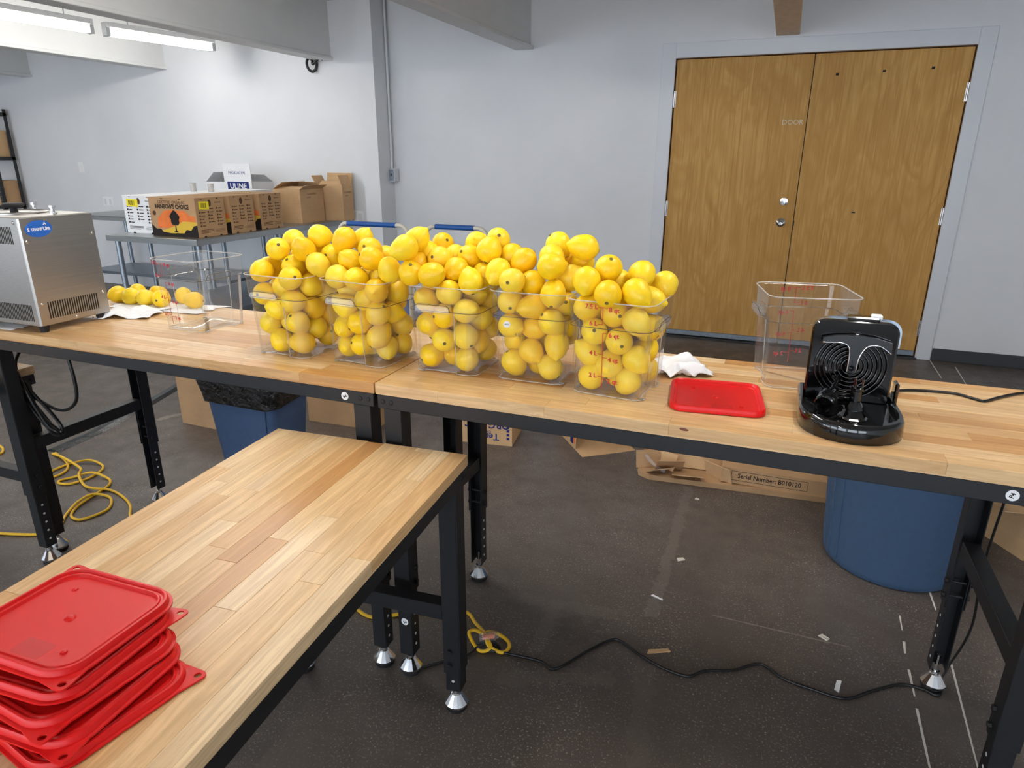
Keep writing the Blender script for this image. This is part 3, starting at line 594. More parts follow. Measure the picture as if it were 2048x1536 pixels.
for k, (x, y, t) in enumerate(((-1.470, .475, 'half hidden behind the steel distiller'), (-1.440, .540, 'at the back of the loose lemons beside the distiller'), (-1.385, .465, 'low in front of the loose lemons beside the distiller'), (-1.315, .470, 'in the middle front of the loose lemons on paper towel'), (-1.335, .545, 'at the back of the loose lemons on paper towel'), (-1.245, .480, 'lying at the right front end of the paper towel'), (-1.215, .555, 'at the back right end of the paper towel'), (-1.105, .500, 'lying alone behind the empty left container'))):
    lemon((x, y, HT+.0335), 300+k, 'loose lemon '+t, 'loose lemons on the left bench', Matrix.Rotation(R(40*k), 4, 'Z') @ Matrix.Rotation(R(90), 4, 'X'))
# ================================================================ paper towels
from mathutils import noise as mn
def towel(name, x, y, z, w, d, rot, hgt, label, seed, n=26):
    vs = []; fs = []
    for j in range(n+1):
        for i in range(n+1):
            u, v = i/n-.5, j/n-.5; e = 1+.22*mn.noise((seed+3*math.atan2(v, u+.001), 1, seed))
            a = abs(mn.noise((u*2.6+seed, v*2.6, .3)))+.25*abs(mn.noise((u*6+seed, v*6, 2.)))
            h = hgt*a*1.7*max(0, 1-1.5*max(abs(u), abs(v))**2); vs.append((u*w*e, v*d*e, .0012+h))
    for j in range(n):
        for i in range(n): a = j*(n+1)+i; fs.append((a, a+1, a+n+2, a+n+1))
    o = MB().add(vs, fs).build(name, 'paper', None, 50, TR(x, y, z, rot)); md = o.modifiers.new('thickness', 'SOLIDIFY'); md.thickness = .0008; md.offset = 1
    return tag(o, label, 'paper towel')
towel('paper_towel', -1.25, .345, HT, .20, .16, 20, .022, 'crumpled white paper towel at the foot of the steel distiller', 2)
towel('paper_towel', -1.235, .48, HT, .42, .14, 4, .005, 'flat white paper towel under the loose lemons', 7)
towel('paper_towel', .700, .405, HT, .17, .15, 25, .042, 'crumpled white paper towel behind the red marked container', 11)
towel('paper_towel', -1.52, .06, HT, .22, .09, 0, .002, 'white paper towel sticking out from under the distiller', 15)
# ================================================================ steel distiller
o = thing('water_distiller', 'brushed steel countertop water distiller with vented panels and blue oval badge', 'distiller', TR(-1.268, .028, HT))
z0, z1, dp, wd_ = .022, .368, .345, .250
MB().bbox(-dp, -.003, .0, wd_, z0, z1, .003).build('body', 'steel', o)
fp = MB().bbox(-.003, .0, .002, wd_-.001, z0+.002, z1-.002, .0012).build('front_panel', 'steel', o)
for k in range(22):
    y = .036+k*.0082; a = MB(); a.bbox(-.0006, .0004, y-.0021, y+.0021, .043+.0008*k*0, .098, .0002); a.build('vent_slot', 'darkhole', fp)
for y, zz in ((.012, .293), (.236, .300), (.016, .094), (.234, .098), (.124, .033)): MB().lathe([(.0048, 0), (.0044, .002), (.002, .0034)], 12, frame((0, y, zz), (0, 1, 0), (0, 0, 1))).build('screw', 'chrome', fp, 40)
sp = MB().bbox(-dp+.002, -.006, -.0015, .0, z0+.002, z1-.002, .0008).build('side_panel', 'steel', o)
for k in range(26):
    x = -.028-k*.0075
    MB().bbox(x-.0018, x+.0018, -.0021, -.0011, .038, .092, .0002).build('vent_slot', 'darkhole', sp)
    if k > 1: MB().bbox(x-.0018, x+.0018, -.0021, -.0011, .285, .338, .0002).build('vent_slot', 'darkhole', sp)
for x, zz in ((-.022, .352), (-.3, .352)): MB().lathe([(.0048, 0), (.0044, .002), (.002, .0034)], 12, frame((x, -.0015, zz), (1, 0, 0), (0, 0, 1))).build('screw', 'chrome', sp, 40)
T = frame((0.0004, .058, .330), (0, 1, 0), (0, 0, 1))
bd = MB().loft([[(.044*k*math.cos(a), .026*k*math.sin(a), zz) for a in [2*math.pi*i/40 for i in range(40)]] for k, zz in ((1, 0), (1, .0008), (.96, .0011))], True, True, T @ Matrix.Rotation(R(3), 4, 'Z')).build('badge', 'logo', fp)
text('badge_lettering', 'S', .0165, 'white', bd, T @ Matrix.Translation((-.0335, -.002, .0015)), bold=.0004); text('badge_lettering', 'TEAMP', .0122, 'white', bd, T @ Matrix.Translation((-.0075, -.002, .0015)), bold=.0003); text('badge_lettering', 'U', .0155, 'white', bd, T @ Matrix.Translation((.0182, -.001, .0015)), bold=.0003); text('badge_lettering', 'RE', .0122, 'white', bd, T @ Matrix.Translation((.0300, -.002, .0015)), bold=.0003)
for dx, dy, a in ((.018, .013, 30), (.024, .013, -30), (.021, .017, 90)): MB().lathe([(.0028, 0), (.0028, .0003)], 10, T @ Matrix.Translation((dx, dy, .0013)) @ Matrix.Rotation(R(a), 4, 'Z') @ Matrix.Diagonal((1, .55, 1, 1))).build('badge_leaf', 'white', bd)
Tl = Matrix.Translation((-.20, .125, z1)); ld = MB().lathe([(.098, 0), (.098, .004), (.092, .006), (.088, .003), (.02, .003)], 40, Tl).build('round_lid', 'steel', o, 40)
MB().lathe([(.012, .003), (.010, .016), (.030, .020), (.033, .026), (.030, .032), (.010, .033)], 20, Tl).build('lid_knob', 'rubber', ld, 40)
for x, y in ((-.055, .155), (-.20, .02), (-.335, .125), (-.245, .225)): MB().lathe([(.012, 0), (.012, .004), (.006, .005), (.006, .018), (.010, .019), (.010, .026)], 8, Matrix.Translation((x, y, z1))).build('clamp_stud', 'chrome', o, 40)
for x in (-.022, -.32):
    for y in (.022, .225): MB().lathe([(.012, 0), (.016, .022)], 16, Matrix.Translation((x, y, 0))).build('foot', 'rubber', o, 40)
# ================================================================ red lids
def lid_parts():
    w = .214; prof = [(w-.010, .000), (w-.001, .001), (w, .004), (w-.001, .011), (w-.004, .0145), (w-.009, .0150), (w-.014, .0135), (w-.019, .0085), (w-.026, .0085), (w-.030, .0055), (w-.036, .0052)]
    m = MB(); m.loft([rrect(a, a, max(.006, .032-(w-a)*.35), 7, z) for a, z in prof], True, True); body = m.mesh('lid_body', 'red', 35)
    w2 = .214; prof2 = [(w2-.006, 0), (w2, .001), (w2, .0036), (w2-.009, .0040), (w2-.012, .0105), (w2-.015, .0125), (w2-.021, .0125), (w2-.025, .0085), (w2-.031, .0085), (w2-.034, .0102), (w2-.038, .0102), (w2-.043, .006), (w2-.05, .0055)]
    m = MB(); m.loft([rrect(a, a, max(.012, .046-(w2-a)*.45), 8, z) for a, z in prof2], True, True); body2 = m.mesh('lid_body', 'red', 35)
    tabs = []; h = w/2
    pg = [(h-.002, h-.048), (h+.0045, h-.008), (h+.0045, h-.002), (h+.0025, h+.0025), (h-.002, h+.0045), (h-.008, h+.0045), (h-.048, h-.002), (h-.030, h-.030)]
    for k in range(4):
        n = 36; hc = (h-.0055, h-.0055); hr = .0052; out = []
        for i in range(n):
            a = 2*math.pi*i/n; dx, dy = math.cos(a), math.sin(a); best = 9
            for (x1, y1), (x2, y2) in zip(pg, pg[1:]+pg[:1]):
                ex, ey = x2-x1, y2-y1; den = dx*ey-dy*ex
                if abs(den) < 1e-9: continue
                t_ = ((x1-hc[0])*ey-(y1-hc[1])*ex)/den; u_ = ((x1-hc[0])*dy-(y1-hc[1])*dx)/den
                if t_ > 0 and -1e-6 <= u_ <= 1+1e-6: best = min(best, t_)
            out.append((hc[0]+dx*best, hc[1]+dy*best))
        inn = [(hc[0]+hr*math.cos(2*math.pi*i/n), hc[1]+hr*math.sin(2*math.pi*i/n)) for i in range(n)]
        mm = MB(); q = lambda l, z: [(x, y, z) for x, y in l]
        mm.loft([q(inn, .0037), q(out, .0037), q(out, .0012), q(inn, .0012), q(inn, .0037)])
        mm.v = [tuple(Matrix.Rotation(math.pi/2*k, 4, 'Z') @ Vector(p)) for p in mm.v]; tabs.append(mm.mesh('corner_tab', 'red'))
    bumps = []
    for x, y, r in ((0, 0, .0085), (-.052, .055, .005), (.055, -.058, .005)): bumps.append(MB().lathe([(r, .0052), (r*.8, .0075), (r*.35, .0086)], 18, Matrix.Translation((x, y, 0))).mesh('moulded_bump', 'red', 40))
    pan = MB().loft([rrect(.048, .032, .006, 3, z, .012, -.066) for z in (.005, .0056)], True, True)
    return (body, body2), tabs, bumps, pan.mesh('embossed_panel', 'redd')
LB, LT, LBU, LP = lid_parts()
def lid(T, label, tabs, group=None):
    o = thing('container_lid', label, 'lid', T, group); b = link('lid_body', LB[1 if tabs else 0], o)
    for k in tabs: link('corner_tab', LT[k], o)
    for q in LBU: link('moulded_bump', q, b)
    link('embossed_panel', LP, b)
lid(TR(.828, .200, HT+.0005, 7), 'loose glossy red lid lying between lemons and juicer', ())
zc = .762
for k, (x, y, dz, rz, tx, ty, tabs, lab) in enumerate(((.108, -.915, .001, -10, 0, 0, (0, 2), 'bottom lid of the red stack with its holed corner tab sticking out'), (.088, -.912, .017, 3, -.5, .6, (1, 3), 'second lid up in the red stack'), (.070, -.900, .035, -4, -1.6, 1.5, (1, 3), 'middle lid of the red stack'), (.052, -.888, .053, 6, -2.8, 2.5, (0, 2), 'fourth lid up in the red stack'), (.040, -.872, .072, 5, -3.8, 3.4, (1, 3), 'top lid of the red stack with moulded bumps and panel'))):
    lid(Matrix.Translation((x, y, zc+dz)) @ Matrix.Rotation(R(rz), 4, 'Z') @ Matrix.Rotation(R(tx), 4, 'X') @ Matrix.Rotation(R(ty), 4, 'Y'), lab, tabs, 'red lids stacked on the front bench')
# ================================================================ black juicer
o = thing('electric_juicer', 'glossy black juicer body with ringed back plate and detached spout parts', 'juicer', TR(1.108, .205, HT, 2))
def jout(s, dy=0):
    pts = [(.102, .085), (.060, .098), (-.055, .098), (-.097, .085), (-.101, .0), (-.103, -.085)]
    for i in range(1, 12):
        a = math.pi+math.pi*i/12; pts.append((.102*math.cos(a), -.090+.092*math.sin(a)))
    pts += [(.103, -.085), (.102, .0)]
    return [(x*s, y*s+dy) for x, y in pts][::-1]
Z = lambda l, z: [(x, y, z) for x, y in l]
MB().loft([Z(jout(.99), .0), Z(jout(1.0), .004), Z(jout(1.0), .030), Z(jout(.985), .037), Z(jout(.955), .041), Z(jout(.90), .041), Z(jout(.885), .036), Z(jout(.88), .026)][::1], True, True).build('base', 'gloss', o, 35)
def pl(w, h0, h1, r, y, n=7):
    pts = [(-w, h0), (w, h0)]
    for k in range(2):
        for i in range(n+1):
            a = math.pi/2*(k+i/n); pts.append(((w-r if k == 0 else -w+r)+r*math.cos(a), h1-r+r*math.sin(a)))
    return [(x, y+.10*(z-h0)*.35, z) for x, z in pts]
bp = MB().loft([pl(.086, .028, .208, .026, .050), pl(.088, .028, .211, .028, .044), pl(.088, .028, .211, .028, .026), pl(.084, .028, .207, .024, .022)], True, True).build('back_plate', 'gloss', o, 40)
MB().loft([pl(.080, .028, .205, .03, .085), pl(.086, .028, .209, .03, .051)], True, True).build('rear_housing', 'gloss', o, 40)
MB().loft([[(x+.010, y, z) for x, y, z in pl(.084, .15, .211, .03, .066)], [(x+.010, y, z) for x, y, z in pl(.086, .15, .212, .03, .053)]], True, True).build('rear_trim', 'galv', o, 40)
Tp = frame((.000, .0200, .108), (1, 0, 0), (0, .035, 1))
for k in range(7):
    r = .018+k*.0092; MB().tube([Tp @ Vector((r*math.cos(2*math.pi*i/40), r*math.sin(2*math.pi*i/40), .0)) for i in range(41)], .0022, 6, 1, False).build('ring', 'gloss', bp, True)
MB().lathe([(.013, 0), (.012, .006), (.006, .016), (.0035, .024)], 16, Tp).build('drive_shaft', 'gloss', bp, 40)
arm = [(-.0085, -.012), (.0085, -.012), (.011, .02), (.017, .040), (.028, .052), (.050, .053), (.073, .038), (.073, .062), (.04, .071), (.0, .074), (-.04, .071), (-.066, .064), (-.066, .053), (-.03, .055), (-.014, .050), (-.009, .035), (-.008, .01)]
MB().prism(arm, .004, .016, Tp).build('bracket', 'satin', o)
for e in ([(-.066, .054), (-.03, .056), (-.014, .050), (-.009, .035), (-.008, .01), (-.0085, -.012)], [(.073, .039), (.050, .054), (.028, .053), (.017, .040), (.011, .02), (.0085, -.012)]): MB().tube([Tp @ Vector((x, y, .0165)) for x, y in e], .0013, 6, 4).build('bracket_edge', 'chrome', o, True)  # specular highlights on the black bracket's edges, built as thin chrome tubes
s = MB(); P0, P1 = Vector((-.056, -.105, .056)), Vector((-.018, .012, .088)); d = (P1-P0).normalized(); Ts = Matrix.Translation(P0) @ d.to_track_quat('Z', 'Y').to_matrix().to_4x4()
s.lathe([(.004, .022), (.015, .018), (.0185, -.004), (.021, -.002), (.020, .032), (.013, .044), (.007, .062), (.005, .118)], 20, Ts, True, True); s.build('spout', 'gloss', o, 40)
MB().lathe([(.030, .001), (.026, .004), (.017, .018), (.020, .020), (.012, .036), (.0115, .060), (.014, .062), (.014, .067), (.005, .068)], 10, Matrix.Translation((.004, -.085, .026))).build('reamer_stem', 'gloss', o)
for a in (0, 120, 240): MB().cyl((.004+.009*math.cos(R(a)), -.085+.009*math.sin(R(a)), .092), (.004+.009*math.cos(R(a)), -.085+.009*math.sin(R(a)), .112), .0022, 6).build('prong', 'gloss', o)
MB().bbox(.098, .107, .03, .062, .022, .075, .003).build('side_latch', 'gloss', o)
MB().bbox(-.02, .045, .03, .06, .208, .219, .003).build('top_button', 'gloss', o); MB().bbox(.028, .05, .036, .056, .213, .224, .002).build('warning_tag', 'white', o)
iv = o.matrix_basis.inverted()
MB().tube([iv @ Vector(p) for p in ((1.205, .30, HT+.02), (1.25, .428, HT+.0045), (1.36, .455, HT+.004), (1.405, .428, HT+.004), (1.426, .417, HT+.004), (1.46, .455, HT+.004), (1.51, .505, HT+.004), (1.542, .525, HT+.003), (1.556, .535, HT-.02), (1.56, .53, .75), (1.555, .56, .42), (1.57, .575, .2), (1.54, .575, .05), (1.52, .55, .012))], .0034, 8, 6).build('power_cord', 'cordblack', o, True)
# ================================================================ bins on the floor
o = thing('trash_can', 'round blue grey trash can under the right bench', 'trash can', TR(1.468, 1.245, 0))
MB().lathe([(.225, .0), (.232, .006), (.238, .03), (.272, .52), (.276, .54), (.288, .545), (.290, .565), (.286, .572), (.278, .565), (.266, .52), (.232, .03)], 56).build('body', 'canblue2', o, 40)
for a in (190, 202, 214): MB().loft([[Vector(((rr+e)*math.cos(R(a+da)), (rr+e)*math.sin(R(a+da)), zz)) for da, e in ((-1.2, -.002), (-.8, .005), (.8, .005), (1.2, -.002))] for rr, zz in ((.238, .03), (.268, .50))], True, True).build('rib', 'canblue2', o)
for a in (0, 180): MB().tube([(.275*math.cos(R(a+da)), .275*math.sin(R(a+da)), zz) if abs(da) > 9 else (.315*math.cos(R(a+da)), .315*math.sin(R(a+da)), zz) for da, zz in ((-14, .50), (-8, .475), (0, .47), (8, .475), (14, .50))], .012, 8).build('handle', 'canblue2', o, True)
o = thing('trash_can', 'slim rectangular blue trash can with black liner under the left bench', 'trash can', TR(-1.262, .935, 0, 3))
rc = lambda w, d, z: rrect(w, d, .035, 4, z)
MB().loft([rc(.30, .22, .0), rc(.305, .225, .005), rc(.40, .30, .60), rc(.415, .315, .605), rc(.415, .315, .63), rc(.40, .30, .63), rc(.39, .29, .60)], True, False).build('body', 'canblue', o, 40)
MB().loft([[(x*s, -(.115+.037*(z/.6))-.003*(s != 1), z) for x in (-.115, .115)] for z, s in ((.03, 1.0), (.03, 1.001), (.40, 1.25), (.40, 1.25))], False, False, close=False).build('face_rib', 'canblue', o)
vs = []; ring = []
for zz, g in ((.600, -.03), (.634, -.006), (.637, .006), (.60, .014), (.55, .013), (.50, .018), (.44, .014), (.40, .012)):
    base = rrect(.41-.10*(.63-zz)/.63*1.0+2*g, .31-.08*(.63-zz)/.63+2*g, .04, 8, zz); rg = []
    for i, (x, y, z) in enumerate(base):
        k = 1+.03*mn.noise((x*16, y*16, z*18)); dz = -.05*(mn.noise((x*5, y*5, 3)))*(1 if zz < .58 else .1); rg.append((x*k, y*k, z+dz))
    ring.append(rg)
MB().loft(ring).build('liner', 'liner', o, True)
# ================================================================ cartons
def carton(name, w, d, h, T, mat, label, flaps=(), group=None, cat='box'):
    """hollow carton, origin at centre of its base; flaps: (side, opening angle from vertical)"""
    o = thing(name, label, cat, T, group); t = .004; m = MB()
    m.box(-w/2, w/2, -d/2, d/2, 0, t)
    for a in ((-w/2, w/2, -d/2, -d/2+t), (-w/2, w/2, d/2-t, d/2), (-w/2, -w/2+t, -d/2+t, d/2-t), (w/2-t, w/2, -d/2+t, d/2-t)): m.box(*a, t, h)
    if not flaps: m.box(-w/2, w/2, -d/2, d/2, h, h+t)
    m.build('body', mat, o)
    for s, ang, ln in flaps:
        L = {'f': w, 'b': w, 'l': d, 'r': d}[s]; rz = {'f': 0, 'b': 180, 'l': -90, 'r': 90}[s]; off = d/2 if s in 'fb' else w/2
        Tf = Matrix.Rotation(R(rz), 4, 'Z') @ Matrix.Translation((0, -off+.002, h)) @ Matrix.Rotation(R(ang), 4, 'X')
        MB().box(-L/2+.003, L/2-.003, -.002, .002, 0, ln, Tf).build('flap', mat, o)
    return o
def side_print(o, T, w, h, mat, seed, sticker=True):
    rr = random.Random(seed); m = MB()
    for c in range(3):
        for r in range(6 if c != 1 else 5):
            x = -w*.40+c*w*.30; z = h*.20-r*h*.085; m.box(x, x+w*.045, z, z+h*.045, 0, .0004, T); m.box(x+w*.065, x+w*.065+w*rr.uniform(.08, .15), z+.002, z+h*.03, 0, .0004, T)
    for r in range(3): m.box(-w*.40, -w*.40+w*rr.uniform(.3, .45), -h*(.32+.035*r), -h*(.305+.035*r), 0, .0004, T); m.box(w*.1, w*.42, -h*(.33+.03*r), -h*(.322+.03*r), 0, .0004, T)
    p = m.build('printed_checklist', mat, o)
    mm = MB(); mm.lathe([(h*.075, 0), (h*.075, .0004)], 14, T @ Matrix.Translation((-w*.02, h*.36, 0)) @ Matrix.Diagonal((.8, 1.2, 1, 1))); mm.build('printed_emblem', 'printbrown', o)
    text('carton_lettering', 'Rainbow', h*.06, mat, p, T @ Matrix.Translation((w*.27, h*.37, .0002)))
    if sticker:
        s = MB().box(-w*.40, -w*.06, h*.20, h*.40, 0, .0006, T @ Matrix.Rotation(R(-3), 4, 'Z')).build('yellow_sticker', 'sticker', o); b = MB()
        for k in range(9): b.box(-w*.34+k*w*.022, -w*.34+k*w*.022+w*rr.choice((.006, .012)), h*.235, h*.36, .0006, .0009, T @ Matrix.Rotation(R(-3), 4, 'Z'))
        b.build('barcode', 'ink', s)
    for x in (-w*.28, w*.26):
        for z, s in ((h*.5, -1), (-h*.5, 1)):
            b = MB(); b.poly([(x+h*.045*math.cos(math.pi*i/10), z+s*h*.04*math.sin(math.pi*i/10), .0006) for i in range(11)][::s], T); b.build('hand_hole', 'darkhole', o)
TZ = .882
def fruit_box(x0, x1, y0, y1, mat, label, seed, sticker, front=False, rz=0):
    w, d, h = x1-x0, y1-y0, .288; o = thing('fruit_carton', label, 'box', TR((x0+x1)/2, (y0+y1)/2, TZ, rz), 'fruit cartons on the steel table')
    MB().bbox(-w/2, w/2, -d/2, d/2, 0, h, .002).build('body', mat, o); MB().bbox(-w/2-.002, w/2+.002, -d/2-.002, d/2+.002, h-.006, h+.002, .001).build('top_panel', mat, o)
    if mat != 'whitecard': side_print(o, frame((w/2+.0006, 0, h/2), (0, 1, 0), (0, 0, 1)), d, h, 'printbrown', seed, sticker)
    else: side_print(o, frame((-.0, -d/2-.0006, h/2), (1, 0, 0), (0, 0, 1)), w, h, 'ink', seed, sticker)
    if mat != 'whitecard':
        F = frame((0, -d/2-.0006, h/2), (1, 0, 0), (0, 0, 1)); f = lambda pts, z: [(x*w, y*h, z) for x, y in pts]
        bl = [(-.36, -.28), (-.34, -.02), (-.26, .06), (-.18, .17), (-.02, .2), (.12, .17), (.24, .19), (.36, .06), (.47, .04), (.47, -.28)]
        p = MB().poly(f(bl, 0), F).build('printed_sunset', 'orangeink', o); MB().poly(f([(-.30, -.36), (-.12, -.28), (.05, -.2), (.2, -.09), (.49, -.10), (.49, -.40), (-.1, -.42)], .0003), F).build('printed_hill', 'yellowink', p)
        rr = random.Random(4); top = [(-.495, -.18), (-.44, -.25)]+[(-.40+.05*k, -.30-.02*rr.random()-(.09 if 2 < k < 13 else 0)) for k in range(16)]+[(.42, -.2), (.495, -.18)]
        MB().poly(f([(-.495, -.495)]+[(.495, -.495)]+top[::-1], .0006), F).build('printed_skyline', 'ink', p)
        tr = MB(); tr.poly(f([(.03+.10*math.cos(a)*(1+.12*math.sin(7*a)), -.02+.19*math.sin(a)*(1+.1*math.sin(5*a))) for a in [2*math.pi*i/30 for i in range(30)]], .0006), F); tr.poly(f([(.02, -.2), (.04, -.2), (.045, -.34), (.09, -.38), (-.03, -.38), (.015, -.34)], .0006), F); tr.build('printed_tree', 'ink', p)
        if front or True:
            text('carton_lettering', 'CERTIFIED ORGANIC', h*.10, 'printbrown', o, F @ Matrix.Translation((0, h*.385, .0003)), bold=.0003); text('carton_lettering', "RAINBOW'S CHOICE", h*.155, 'ink', o, F @ Matrix.Translation((0, h*.27, .0003)) @ Matrix.Diagonal((.80, 1, 1, 1)), bold=.0016)
            b = MB(); b.lathe([(h*.06, 0), (h*.06, .0003)], 16, F @ Matrix.Translation((-w*.40, h*.1, 0))); b.build('printed_seal', 'printbrown', o)
        for x in (-.2, .18):
            for z, s in ((.5, -1), (-.5, 1)): MB().poly([(x*w+.016*math.cos(math.pi*i/10), z*h+s*.013*math.sin(math.pi*i/10), .0009) for i in range(11)][::s], F).build('hand_hole', 'darkhole', o)
    return o
fruit_box(-3.585, -3.125, 2.52, 2.81, 'kraftd', 'brown printed fruit carton nearest the front, orange sunset picture on its face', 1, True)
fruit_box(-3.585, -3.125, 2.86, 3.13, 'kraftd', 'brown printed fruit carton in the middle of the brown row', 2, False)
fruit_box(-3.585, -3.125, 3.20, 3.47, 'kraftd', 'brown printed fruit carton last in the brown row', 3, False)
fruit_box(-3.95, -3.60, 2.60, 3.02, 'whitecard', 'white fruit carton at the front with yellow sticker and checklist', 4, True)
fruit_box(-3.95, -3.60, 3.05, 3.47, 'whitecard', 'white fruit carton second in the white row', 5, False)
fruit_box(-3.95, -3.60, 3.50, 3.90, 'whitecard', 'white fruit carton last in the white row', 6, False)
for x, y, l in ((-3.90, 3.28, 'small clear cup standing left on the white cartons'), (-3.70, 3.28, 'small clear cup standing right on the white cartons')):
    o = thing('clear_cup', l, 'cup', TR(x, y, TZ+.2902)); MB().lathe([(.022, 0), (.024, .002), (.026, .07), (.028, .072), (.024, .07), (.021, .004)], 20).build('body', 'frost2', o, 40); MB().lathe([(.027, .066), (.0285, .069), (.027, .072)], 20).build('lip', 'rimclear', o, 40)
o = carton('open_carton', .30, .34, .300, TR(-3.315, 3.95, TZ), 'kraft', 'open kraft carton with blue tape strip beside the brown row', (('f', -78, .10), ('b', -55, .10), ('l', -60, .12), ('r', 60, .07)))
MB().box(-.012, .012, -.0026, .0026, .0, .085, Matrix.Translation((.02, -.168, .29)) @ Matrix.Rotation(R(-78), 4, 'X')).build('tape_strip', 'bluetape', o)
text('carton_lettering', 'CLOUDSING', .022, 'printbrown', o, frame((.1506, .0, .255), (0, 1, 0), (0, 0, 1))); text('carton_lettering', '1.0 PM', .020, 'printbrown', o, frame((.1506, -.05, .225), (0, 1, 0), (0, 0, 1)))
o = carton('open_carton', .29, .17, .315, TR(-3.115, 4.24, TZ), 'kraft', 'tall open kraft carton with raised flaps at the wall', (('b', 8, .12), ('r', -22, .11), ('l', 30, .11), ('f', -62, .10)))
text('carton_lettering', 'CLOUDSING', .022, 'printbrown', o, frame((.1456, -.0, .26), (0, 1, 0), (0, 0, 1))); text('carton_lettering', '1.0 PM', .018, 'printbrown', o, frame((.1456, -.02, .23), (0, 1, 0), (0, 0, 1)))
o = carton('shipping_carton', .58, .30, .345, TR(-4.15, 4.12, .882), 'whitecard', 'white shipping carton with raised flap and navy printed block', (('l', -50, .14), ('b', -60, .14)))
f = MB().box(-.165, .165, -.0035, .0035, 0, .50, Matrix.Translation((.13, -.157, .015)) @ Matrix.Rotation(R(1), 4, 'X')).build('front_flap', 'whitecard', o); Fp = Matrix.Translation((.13, -.157, .015)) @ Matrix.Rotation(R(1), 4, 'X')
MB().box(-.13, .13, -.0042, -.0036, .235, .335, Fp).build('navy_block', 'blueink', f); text('carton_lettering', 'ULINE', .075, 'white', f, Fp @ frame((0, -.0046, .292), (1, 0, 0), (0, 0, 1)), bold=.001); text('carton_lettering', 'MF04240392', .04, 'blueink', f, Fp @ frame((0, -.0040, .415), (1, 0, 0), (0, 0, 1)))
# ================================================================ steel tables
def steel_table(x0, x1, y0, y1, ztop, label, shelf):
    o = thing('steel_table', label, 'table', TR((x0+x1)/2, (y0+y1)/2, 0)); w, d = x1-x0, y1-y0
    t = MB(); t.bbox(-w/2, w/2, -d/2, d/2, ztop-.006, ztop, .002); t.bbox(-w/2, w/2, -d/2, -d/2+.003, ztop-.045, ztop-.006, .001); t.bbox(-w/2, w/2, d/2-.003, d/2, ztop-.045, ztop-.006, .001); t.bbox(-w/2, -w/2+.003, -d/2, d/2, ztop-.045, ztop-.006, .001); t.bbox(w/2-.003, w/2, -d/2, d/2, ztop-.045, ztop-.006, .001)
    t.build('tabletop', 'steeltable', o)
    sh = MB(); sh.bbox(-w/2+.05, w/2-.05, -d/2+.06, d/2-.06, shelf-.03, shelf, .003); sh.build('undershelf', 'galv', o)
    ys = (-d/2+.06, d/2-.06) if d < 1.2 else (-d/2+.06, 0, d/2-.06); xs = (-w/2+.05, w/2-.05) if w < 1.2 else (-w/2+.05, 0, w/2-.05)
    for x in xs:
        for y in ys:
            l = MB().cyl((x, y, .04), (x, y, ztop-.006), .021, 14).build('leg', 'galv', o, 40); MB().lathe([(.024, 0), (.026, .02), (.020, .045)], 14, Matrix.Translation((x, y, 0))).build('foot', 'zinc', l, 40)
    return o
steel_table(-3.98, -3.055, 2.42, 4.36, TZ, 'steel work table loaded with fruit cartons, jutting out from the wall', .30)
steel_table(-6.05, -4.02, 3.66, 4.33, TZ, 'long steel table along the wall behind the distiller', .30)
tag(MB().bbox(-.16, .16, -.10, .10, 0, .006, .001).build('cardboard_sheet', 'kraftd', None, False, TR(-4.75, 4.0, TZ+.0005, 10)), 'small flat cardboard sheet on the long steel table', 'cardboard')
# ================================================================ shelf rack
o = thing('shelf_rack', 'black slotted steel shelf rack at the left edge', 'shelf', TR(-7.70, 4.08, 0))
for x in (0, -1.2):
    for y in (0, .25):
        p = MB(); p.box(x-.04, x, y-.002 if y == 0 else y, y if y == 0 else y+.002, 0, 1.975); p.box(x-.002 if x == 0 else x-.04, x if x == 0 else x-.038, y, y+.038 if y == 0 else y-.038, 0, 1.975) if y == 0 else p.box(x-.002, x, y-.038, y, 0, 1.975)
        p = p.build('post', 'black', o)
        if x == 0 and y == 0:
            for k in range(30): MB().cyl((x-.02, y-.003, .6+k*.045), (x-.02, y-.0018, .6+k*.045), .005, 8).build('slot', 'galv', p)
for z in (.30, .90, 1.45, 1.94): MB().bbox(-1.2, 0, .0, .25, z-.04, z, .002).build('shelf_board', 'black', o)
o = carton('storage_carton', .50, .20, .29, TR(-8.00, 4.21, 1.4505), 'kraft', 'kraft carton on the upper shelf of the rack')
o = carton('storage_carton', .60, .24, .275, TR(-8.03, 4.205, .9005), 'kraftd', 'kraft carton with blue tape on the lower shelf of the rack'); MB().box(-.02, .22, -.025, .025, .2792, .2798).build('tape_strip', 'blueink', o)
# ================================================================ carts
def cart(x0, x1, y, label):
    o = thing('platform_cart', label, 'cart', TR((x0+x1)/2, y, 0)); w = (x1-x0)/2; r = .016; zt = .953
    MB().tube([(-w, 0, .18), (-w, 0, .6), (-w, 0, zt-.09), (-w+.012, 0, zt-.035), (-w+.05, 0, zt-.004), (-w+.10, 0, zt), (0, 0, zt), (w-.10, 0, zt), (w-.05, 0, zt-.004), (w-.012, 0, zt-.035), (w, 0, zt-.09), (w, 0, .6), (w, 0, .18)], r, 12, 5).build('push_handle', 'cream', o, True)
    MB().cyl((-w+.085, 0, zt), (w-.105, 0, zt), r+.004, 14).build('grip', 'bluegrip', o, 40)
    MB().bbox(-w-.02, w+.02, .0, .72, .16, .20, .006).build('platform', 'bluegrip', o)
    for x in (-w+.04, w-.04):
        for yy in (.08, .64):
            c = MB().box(x-.02, x+.02, yy-.025, yy+.025, .10, .16).build('caster', 'zinc', o); MB().cyl((x-.014, yy, .052), (x+.014, yy, .052), .052, 20).build('wheel', 'rubber', c, 40)
cart(-2.44, -1.80, 3.32, 'platform cart behind the lemons, blue grip nearest the pier')
